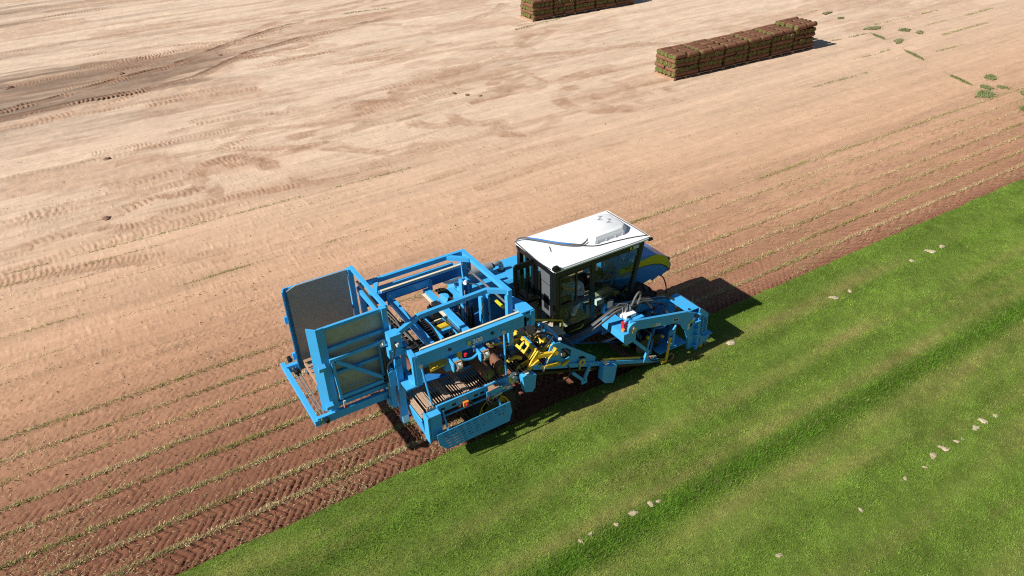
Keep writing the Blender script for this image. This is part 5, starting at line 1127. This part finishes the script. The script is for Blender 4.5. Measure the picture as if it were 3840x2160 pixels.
# ================================================================== turf rolls and pallets
def roll_mesh(name, L, r, sq, seed):
    rg = np.random.default_rng(seed); n, ks = 18, 6; v, f, mi = [], [], []
    for j in range(ks):
        x = -L / 2 + L * j / (ks - 1) + (rg.uniform(-.012, .012) if j in (0, ks - 1) else 0)
        for i in range(n):
            a = 2 * math.pi * i / n; rr = r * (1 + .045 * math.sin(2 * a + seed) + rg.uniform(-.03, .03)) * (1.03 if abs(a - 5.2) < .2 else 1)
            v.append((x, math.cos(a) * rr, math.sin(a) * rr * sq))
    for j in range(ks - 1):
        for i in range(n): f.append((j * n + i, j * n + (i + 1) % n, (j + 1) * n + (i + 1) % n, (j + 1) * n + i)); mi.append(0)
    for j, sgn in ((0, -1), (ks - 1, 1)):
        o = len(v); v.append((sgn * (L / 2 - .012), 0, 0))
        rgs = []
        for k, fr in enumerate((.86, .55, .30)):
            rgs.append(len(v))
            for i in range(n):
                a = 2 * math.pi * i / n
                v.append((sgn * (L / 2 + (.006 if k % 2 == 0 else -.014) + rg.uniform(-.008, .008)), math.cos(a) * r * fr, math.sin(a) * r * fr * sq))
        prev = j * n
        for st in rgs:
            for i in range(n): f.append((prev + i, prev + (i + 1) % n, st + (i + 1) % n, st + i)); mi.append(0 if st == rgs[0] else 1)
            prev = st
        for i in range(n): f.append((prev + i, prev + (i + 1) % n, o)); mi.append(1)
        for i in range(46):                     # grass sticking out of the end
            a = rg.uniform(0, 2 * math.pi); q = math.sqrt(rg.uniform(.1, 1.15)); p = Vector((sgn * (L / 2 - .005), math.cos(a) * r * q, math.sin(a) * r * q * sq))
            d = Vector((sgn * rg.uniform(.3, 1), rg.uniform(-.8, .8), rg.uniform(-.8, .6))).normalized() * rg.uniform(.02, .05); w = Vector((0, rg.uniform(-1, 1), rg.uniform(-1, 1))).normalized() * .006
            o2 = len(v); v += [tuple(p - w), tuple(p + w), tuple(p + d)]; f.append((o2, o2 + 1, o2 + 2)); mi.append(1)
    me = mesh_of(name, (v, f)); me.materials.append(M['rollsoil']); me.materials.append(M['rollend'])
    me.polygons.foreach_set('material_index', mi); me.polygons.foreach_set('use_smooth', [True] * len(f))
    return me
RL, RR, RSQ, LAY = .61, .128, .84, .176
ROLLS = [roll_mesh('turf_roll', RL * (1 + .01 * (k - 2)), RR, RSQ, 100 + k) for k in range(5)]
pal_parts = []
def pal_mesh(x0, x1, y0, y1, z0, z1): return mesh_of('board', box(x0, x1, y0, y1, z0, z1))
PB_top = pal_mesh(-.62, .62, -.045, .045, .095, .115); PB_run = pal_mesh(-.02, .02, -.62, .62, .0, .095); PB_bot = pal_mesh(-.62, .62, -.04, .04, .0, .018)
for me in (PB_top, PB_run, PB_bot): me.materials.append(M['wood'])
def pallet(name, loc, rz, label, group, sc=1.0):
    t = tag(empty(name, loc), label, 'pallet', group); t.rotation_euler.z = rz; t.scale = (sc, sc, 1)
    for y_ in np.linspace(-.57, .57, 7): link('board', PB_top, None, t, (0, y_, .0))
    for x_ in (-.6, 0, .6): link('runner', PB_run, None, t, (x_, 0, .0))
    return t
ORD = ['first', 'second', 'third', 'fourth', 'fifth', 'sixth', 'seventh']
ACROSS = ['nearest the machine', 'second nearest the machine', 'in the middle', 'second farthest from the machine', 'farthest from the machine']
LAYER = ['bottom', 'second lowest', 'middle', 'second highest', 'top']
def stack(idx, origin, rz, rowname, leftmost, lift=0.0, group='', toplayer=True, maxlayer=5):
    c, s = math.cos(rz), math.sin(rz)
    pn = f'wooden pallet under the {ORD[idx]} stack from the left in the {rowname} row of turf rolls'
    pallet('pallet', (origin[0], origin[1], ground_z(*origin) - .004), rz, pn, 'pallets under the turf roll stacks', 1.07)
    jig = np.random.default_rng(int(origin[0] * 10 + origin[1]))
    for lay in range(5):
        along = lay % 2 == 0                      # axis along the row
        zc = .115 + RR * RSQ + lay * (LAY + lift) - .006
        for a in range(2):
            for b in range(5):
                # keep only rolls the photograph can show: the outer faces and the top
                if along:
                    lx, ly = (a - .5) * RL * 1.0, (b - 2) * .258
                    seen = lay == 4 or b == 0 or (a == 0 and leftmost)
                else:
                    lx, ly = (b - 2) * .246, (a - .5) * RL * 1.06
                    seen = a == 0 or (b == 0 and leftmost) 
                if not seen: continue
                lx += jig.normal(0, .016); ly += jig.normal(0, .022)
                x, y = origin[0] + lx * c - ly * s, origin[1] + lx * s + ly * c
                o = link('turf_roll', ROLLS[int(jig.integers(5))], None, None, (x, y, ground_z(*origin) + zc + jig.normal(0, .006)))
                o.rotation_euler = (jig.uniform(0, .5) - .25, 0, rz + (0 if along else math.pi / 2) + jig.normal(0, .02) + (math.pi if jig.random() < .5 else 0))
                if along:
                    lab = f'turf roll {ACROSS[b]}, {"left" if a == 0 else "right"} half of {LAYER[lay]} layer, {ORD[idx]} {rowname} stack'
                else:
                    lab = f'crosswise turf roll, {ORD[b]} from left in {LAYER[lay]} layer, {"near" if a == 0 else "far"} side, {ORD[idx]} {rowname} stack'
                tag(o, lab, 'turf roll', group)
def row(corner, rz, pitch, n, rowname, group, lifts):
    c, s = math.cos(rz), math.sin(rz)
    for i in range(n):
        lx, ly = .68 + i * pitch, .68
        stack(i, (corner[0] + lx * c - ly * s, corner[1] + lx * s + ly * c), rz, rowname, i == 0, lifts[i], group)
row((21.60, 23.02), math.radians(-2.15), 1.345, 6, 'front', 'turf rolls stacked in the front row', [0, .003, -.004, .006, .010, .036])
row((22.43, 34.85), math.radians(-1.6), 1.345, 5, 'rear', 'turf rolls stacked in the rear row', [.004, .006, .004, .01, .006])

def loose_roll(loc, rot, label, k=0, sc=.92):
    o = link('turf_roll', ROLLS[k], None, None, loc); o.rotation_euler = rot; o.scale = (sc * .95, sc, sc / RSQ * .95)
    return tag(o, label, 'turf roll', 'turf rolls on the harvester')
loose_roll((5.02, 9.69, 1.36), (0.3, 0, math.pi / 2), 'shaded turf roll lying across the roll conveyor, the farther back of two', 0)
loose_roll((5.30, 9.69, 1.36), (0.9, 0, math.pi / 2), 'sunlit turf roll at the front end of the roll conveyor', 1)
loose_roll((5.90, 9.62, 1.17), (1.4, 0, math.pi / 2), 'turf roll forming under the yellow roll starter', 2, .72)
loose_roll((4.34, 9.98, 1.47), (0.2, 0, math.radians(-38)), 'turf roll held under the yellow gripper cover', 3)
loose_roll((3.94, 10.62, 1.30), (0.2, 0, math.pi / 2), 'turf roll on the tray beside the near rear gantry leg', 4)
loose_roll((4.22, 10.62, 1.30), (0.8, 0, math.pi / 2), 'turf roll on the tray under the cable chains', 1)
pallet('pallet', (2.90, 10.90, 1.325), 0, 'worn wooden pallet standing inside the metal-sided hopper', None, .88)
pallet('pallet', (2.90, 10.90, 1.445), 0, 'upper wooden pallet stacked on the one in the hopper', None, .92)

# cut turf riding up the lifting conveyor
def turf_strip(name, x0, x1, label):
    nx, ny = 24, 8; v, f = [], []
    for j in range(ny + 1):
        for i in range(nx + 1):
            x = x0 + (x1 - x0) * i / nx; y = 9.37 + .57 * j / ny
            v.append((x, y, max(inc(x, .075), .03) + .006 * math.sin(x * 31 + y * 47)))
    for j in range(ny):
        for i in range(nx): a = j * (nx + 1) + i; f.append((a, a + 1, a + nx + 2, a + nx + 1))
    n0 = len(v); v += [(a, b, c - .035) for a, b, c in v]
    f += [tuple(i + n0 for i in reversed(q)) for q in f[:nx * ny]]
    per = [i for i in range(nx + 1)] + [j * (nx + 1) + nx for j in range(1, ny + 1)] + [ny * (nx + 1) + i for i in range(nx - 1, -1, -1)] + [j * (nx + 1) for j in range(ny - 1, 0, -1)]
    for a, b in zip(per, per[1:] + per[:1]): f.append((a, b, b + n0, a + n0))
    cx = (x0 + x1) / 2; org = (cx, 9.655, inc(cx, .04))
    t = tag(empty(name, org), label, 'turf strip', 'cut turf on the lifting conveyor')
    me = mesh_of('slab', (v, f), org); at = me.attributes.new('tone', 'FLOAT_COLOR', 'POINT')
    cols = [(.06, .12, .02, 1) if i < n0 else (.15, .065, .04, 1) for i in range(2 * n0)]; at.data.foreach_set('color', np.array(cols, np.float32).ravel())
    link('soil_slab', me, 'turf', t)
    m = int((x1 - x0) * .57 * 5000); gx = rng.uniform(x0, x1, m); gy = rng.uniform(9.37, 9.94, m); gz = np.maximum(.10 + (8.9 - gx) * (1.13 / 3.07) + .073, .03)
    cc = np.array([.085, .17, .03]) * rng.uniform(.5, 1.5, (m, 1))
    g = blades_mesh('grass_blades', gx - org[0], gy - org[1], gz - org[2], rng.uniform(.02, .045, m), rng.uniform(.006, .010, m), rng.uniform(.2, 1.1, m), cc)
    tag(link('grass_blades', g, 'blade', t), kind='stuff')
turf_strip('turf_strip', 6.6, 8.02, 'cut turf strip riding up the middle of the lifting conveyor')
turf_strip('turf_strip', 8.34, 9.05, 'cut turf strip just behind the cutting head')
P('dirt_patch', 'rollsoil', plate([(8.03, 9.38), (8.33, 9.38), (8.33, 9.94), (8.03, 9.94)], [], lambda a, b: (a, b, inc(a, .058)), (0, 0, -1), .012), inc_)

# ================================================================== scraps, clods and casts lying about
def lump(name, mat, loc, r, flat, label, cat, group=None, seed=0, n=13, m=7):
    rg = np.random.default_rng(seed); v, f = [], []
    for j in range(1, m):
        t = math.pi / 2 * j / (m - 1)
        for i in range(n):
            a = 2 * math.pi * i / n; k = r * math.sin(t) * rg.uniform(.5, 1.35)
            v.append((math.cos(a) * k, math.sin(a) * k, math.cos(t) * r * flat * rg.uniform(.7, 1.2) if j < m - 1 else -.02))
    v.append((0, 0, r * flat))
    for j in range(m - 2):
        for i in range(n): f.append((j * n + i, j * n + (i + 1) % n, (j + 1) * n + (i + 1) % n, (j + 1) * n + i))
    for i in range(n): f.append((len(v) - 1, i, (i + 1) % n))
    o = link(name, mesh_of(name, (v, f)), mat, None, loc); smooth(o, 50)
    return tag(o, label, cat, group)
FAR = [(12.40, 4.59, .10, 'long pale sandy cast in the line of casts on the turf'), (12.68, 4.62, .11, 'second pale sandy cast from the right end of the line on the turf'), (12.99, 4.58, .08, 'pale sandy cast at the far right end of the line on the turf'),
       (11.45, 4.59, .12, 'wide pale sandy cast mid-way along the line on the turf'), (11.13, 4.59, .10, 'round pale sandy cast left of the widest one on the turf'), (10.77, 4.50, .05, 'narrow pale cast left of the round one on the turf'),
       (10.26, 4.52, .06, 'faint pale cast at the left of the right-hand line on the turf'), (11.79, 4.58, .07, 'small pale cast between the wide and the long casts'), (11.93, 4.55, .05, 'tiny pale cast beside the long cast on the turf'),
       (7.28, 4.60, .07, 'lone pale cast near the bottom of the turf'), (9.07, 4.49, .06, 'faint pale cast alone on the middle of the turf'),
       (5.96, 6.46, .10, 'largest pale cast beside the dark grass band'), (6.31, 6.46, .08, 'pale cast right of the largest by the dark grass band'), (6.46, 6.43, .06, 'rightmost pale cast beside the dark grass band'),
       (5.58, 6.43, .07, 'ragged pale cast just left of the largest by the dark band'), (5.12, 6.51, .06, 'upper of three pale casts at the left by the dark band'), (4.90, 6.48, .07, 'leftmost pale cast beside the dark grass band'),
       (17.91, 8.87, .13, 'pale cast at the right end of the line near the turf edge'), (17.48, 8.88, .16, 'wide pale cast in the line near the turf edge'), (16.70, 8.87, .10, 'pale cast at the left of the line near the turf edge'),
       (13.81, 8.85, .12, 'pale cast on the turf just right of the cutting head'), (14.34, 8.82, .09, 'small pale cast farther right of the cutting head'), (10.62, 8.92, .14, 'dull pale patch on the turf in front of the cutting head')]
for i, (x, y, r, lab) in enumerate(FAR):
    o = lump('soil_cast', 'sand', (x, y, .03), r * .68, .30, lab, 'soil cast', 'pale casts on the turf', 300 + i, 11); o.rotation_euler.z = i * 1.7; o.scale = (1.25, .8, 1)
for i, (x, y, r, fl, lab) in enumerate(((2.85, 38.93, .20, .7, 'dark clod on the grey damp ground between the ruts'), (-1.61, 39.76, .28, .5, 'large clod with grass at the far left edge'), (.83, 28.36, .22, .5, 'brown clod beside a pale patch at the left'),
        (7.28, 39.05, .2, .6, 'dark clod beside the wheel rut near the tip of the grey ground'), (13.67, 27.19, .16, .6, 'leftmost of three clods in a row on the pale ground'), (13.98, 26.65, .18, .6, 'middle of three clods in a row on the pale ground'),
        (14.37, 26.26, .14, .6, 'rightmost of three clods in a row on the pale ground'), (.15, 23.45, .22, .4, 'flat broken clod left of the tyre arcs'))):
    lump('soil_clod', 'clod', (x, y, ground_z(x, y) - .01), r * .62, fl, lab, 'clod', 'clods on the bare ground', 400 + i)

def scrap(x, y, a, b, rz, label, green=.8, group='loose turf scraps'):
    org = (x, y, ground_z(x, y)); rg = np.random.default_rng(int(x * 100 + y))
    t = tag(empty('turf_scrap', org), label, 'turf scrap', group); t.rotation_euler.z = rz
    n = 18; a, b = a * .8, b * .8; out = [(math.cos(2 * math.pi * i / n) * a * rg.uniform(.5, 1.15), math.sin(2 * math.pi * i / n) * b * rg.uniform(.5, 1.15)) for i in range(n)]
    me = mesh_of('soil_slab', plate(out, [], lambda p, q: (p, q, .035), (0, 0, -1), .05)); at = me.attributes.new('tone', 'FLOAT_COLOR', 'POINT')
    at.data.foreach_set('color', np.array([(.17, .19, .085, 1)] * n + [(.2, .1, .06, 1)] * n, np.float32).ravel())
    link('soil_slab', me, 'turf', t)
    m = int(a * b * 3.0 * 2600); q = np.abs(rng.normal(0, .62, m)); ang = rng.uniform(0, 2 * math.pi, m)
    cc = np.where(rng.uniform(0, 1, (m, 1)) < green, np.array([.20, .25, .095]), np.array([.46, .41, .24])) * rng.uniform(.6, 1.4, (m, 1))
    g = blades_mesh('grass_blades', np.cos(ang) * q * a * .9, np.sin(ang) * q * b * .9, np.full(m, .034), rng.uniform(.03, .06, m), rng.uniform(.012, .02, m), rng.uniform(.2, 1.2, m), cc)
    tag(link('grass_blades', g, 'blade', t), kind='stuff')
for x, y, a, b, rz, lab, gr in ((35.32, 22.2, .42, .33, .1, 'squarish green turf scrap beyond the end of the front row', .85), (35.5, 21.5, .4, .22, .6, 'pale dried turf scrap touching the squarish green one', .2), (34.5, 23.3, .6, .35, -.2, 'dull grey-green turf scrap at the head of the uncut line', .5),
        (33.5, 21.2, .55, .25, .4, 'straw-coloured turf scrap below the uncut line', .3), (31.66, 15.8, .5, .3, .5, 'grey-green turf scrap apart from the pile at the right', .7), (29.6, 14.8, .75, .45, .3, 'largest green turf scrap in the pile at the right', .75),
        (30.4, 15.2, .4, .3, .9, 'turf scrap on the upper side of the pile at the right', .6), (30.9, 14.85, .3, .25, 1.5, 'curled turf scrap at the right of the pile', .7), (31.0, 14.0, .5, .3, .2, 'green turf scrap at the right edge under the pile', .9),
        (29.3, 13.1, .5, .3, .3, 'lower green turf scrap at the right edge of the field', .9), (34.93, 25.5, .3, .22, .2, 'small green turf tuft far behind the front row', .9), (35.25, 26.6, .45, .18, .1, 'thin green turf tuft farthest behind the front row', .6)):
    scrap(x, y, a * 1.05, b * .95, rz, lab, gr)
for (x0, y0), (x1, y1), lab in (((33.75, 23.0), (33.2, 21.5), 'upper piece of the broken uncut grass line across the field'), ((32.5, 20.3), (31.7, 18.6), 'middle piece of the broken uncut grass line across the field'), ((30.85, 17.25), (30.15, 15.5), 'lower and greenest piece of the broken uncut grass line')):
    L = math.hypot(x1 - x0, y1 - y0); scrap((x0 + x1) / 2, (y0 + y1) / 2, L / 2, .13, math.atan2(y1 - y0, x1 - x0), lab, .85, 'uncut grass line pieces')
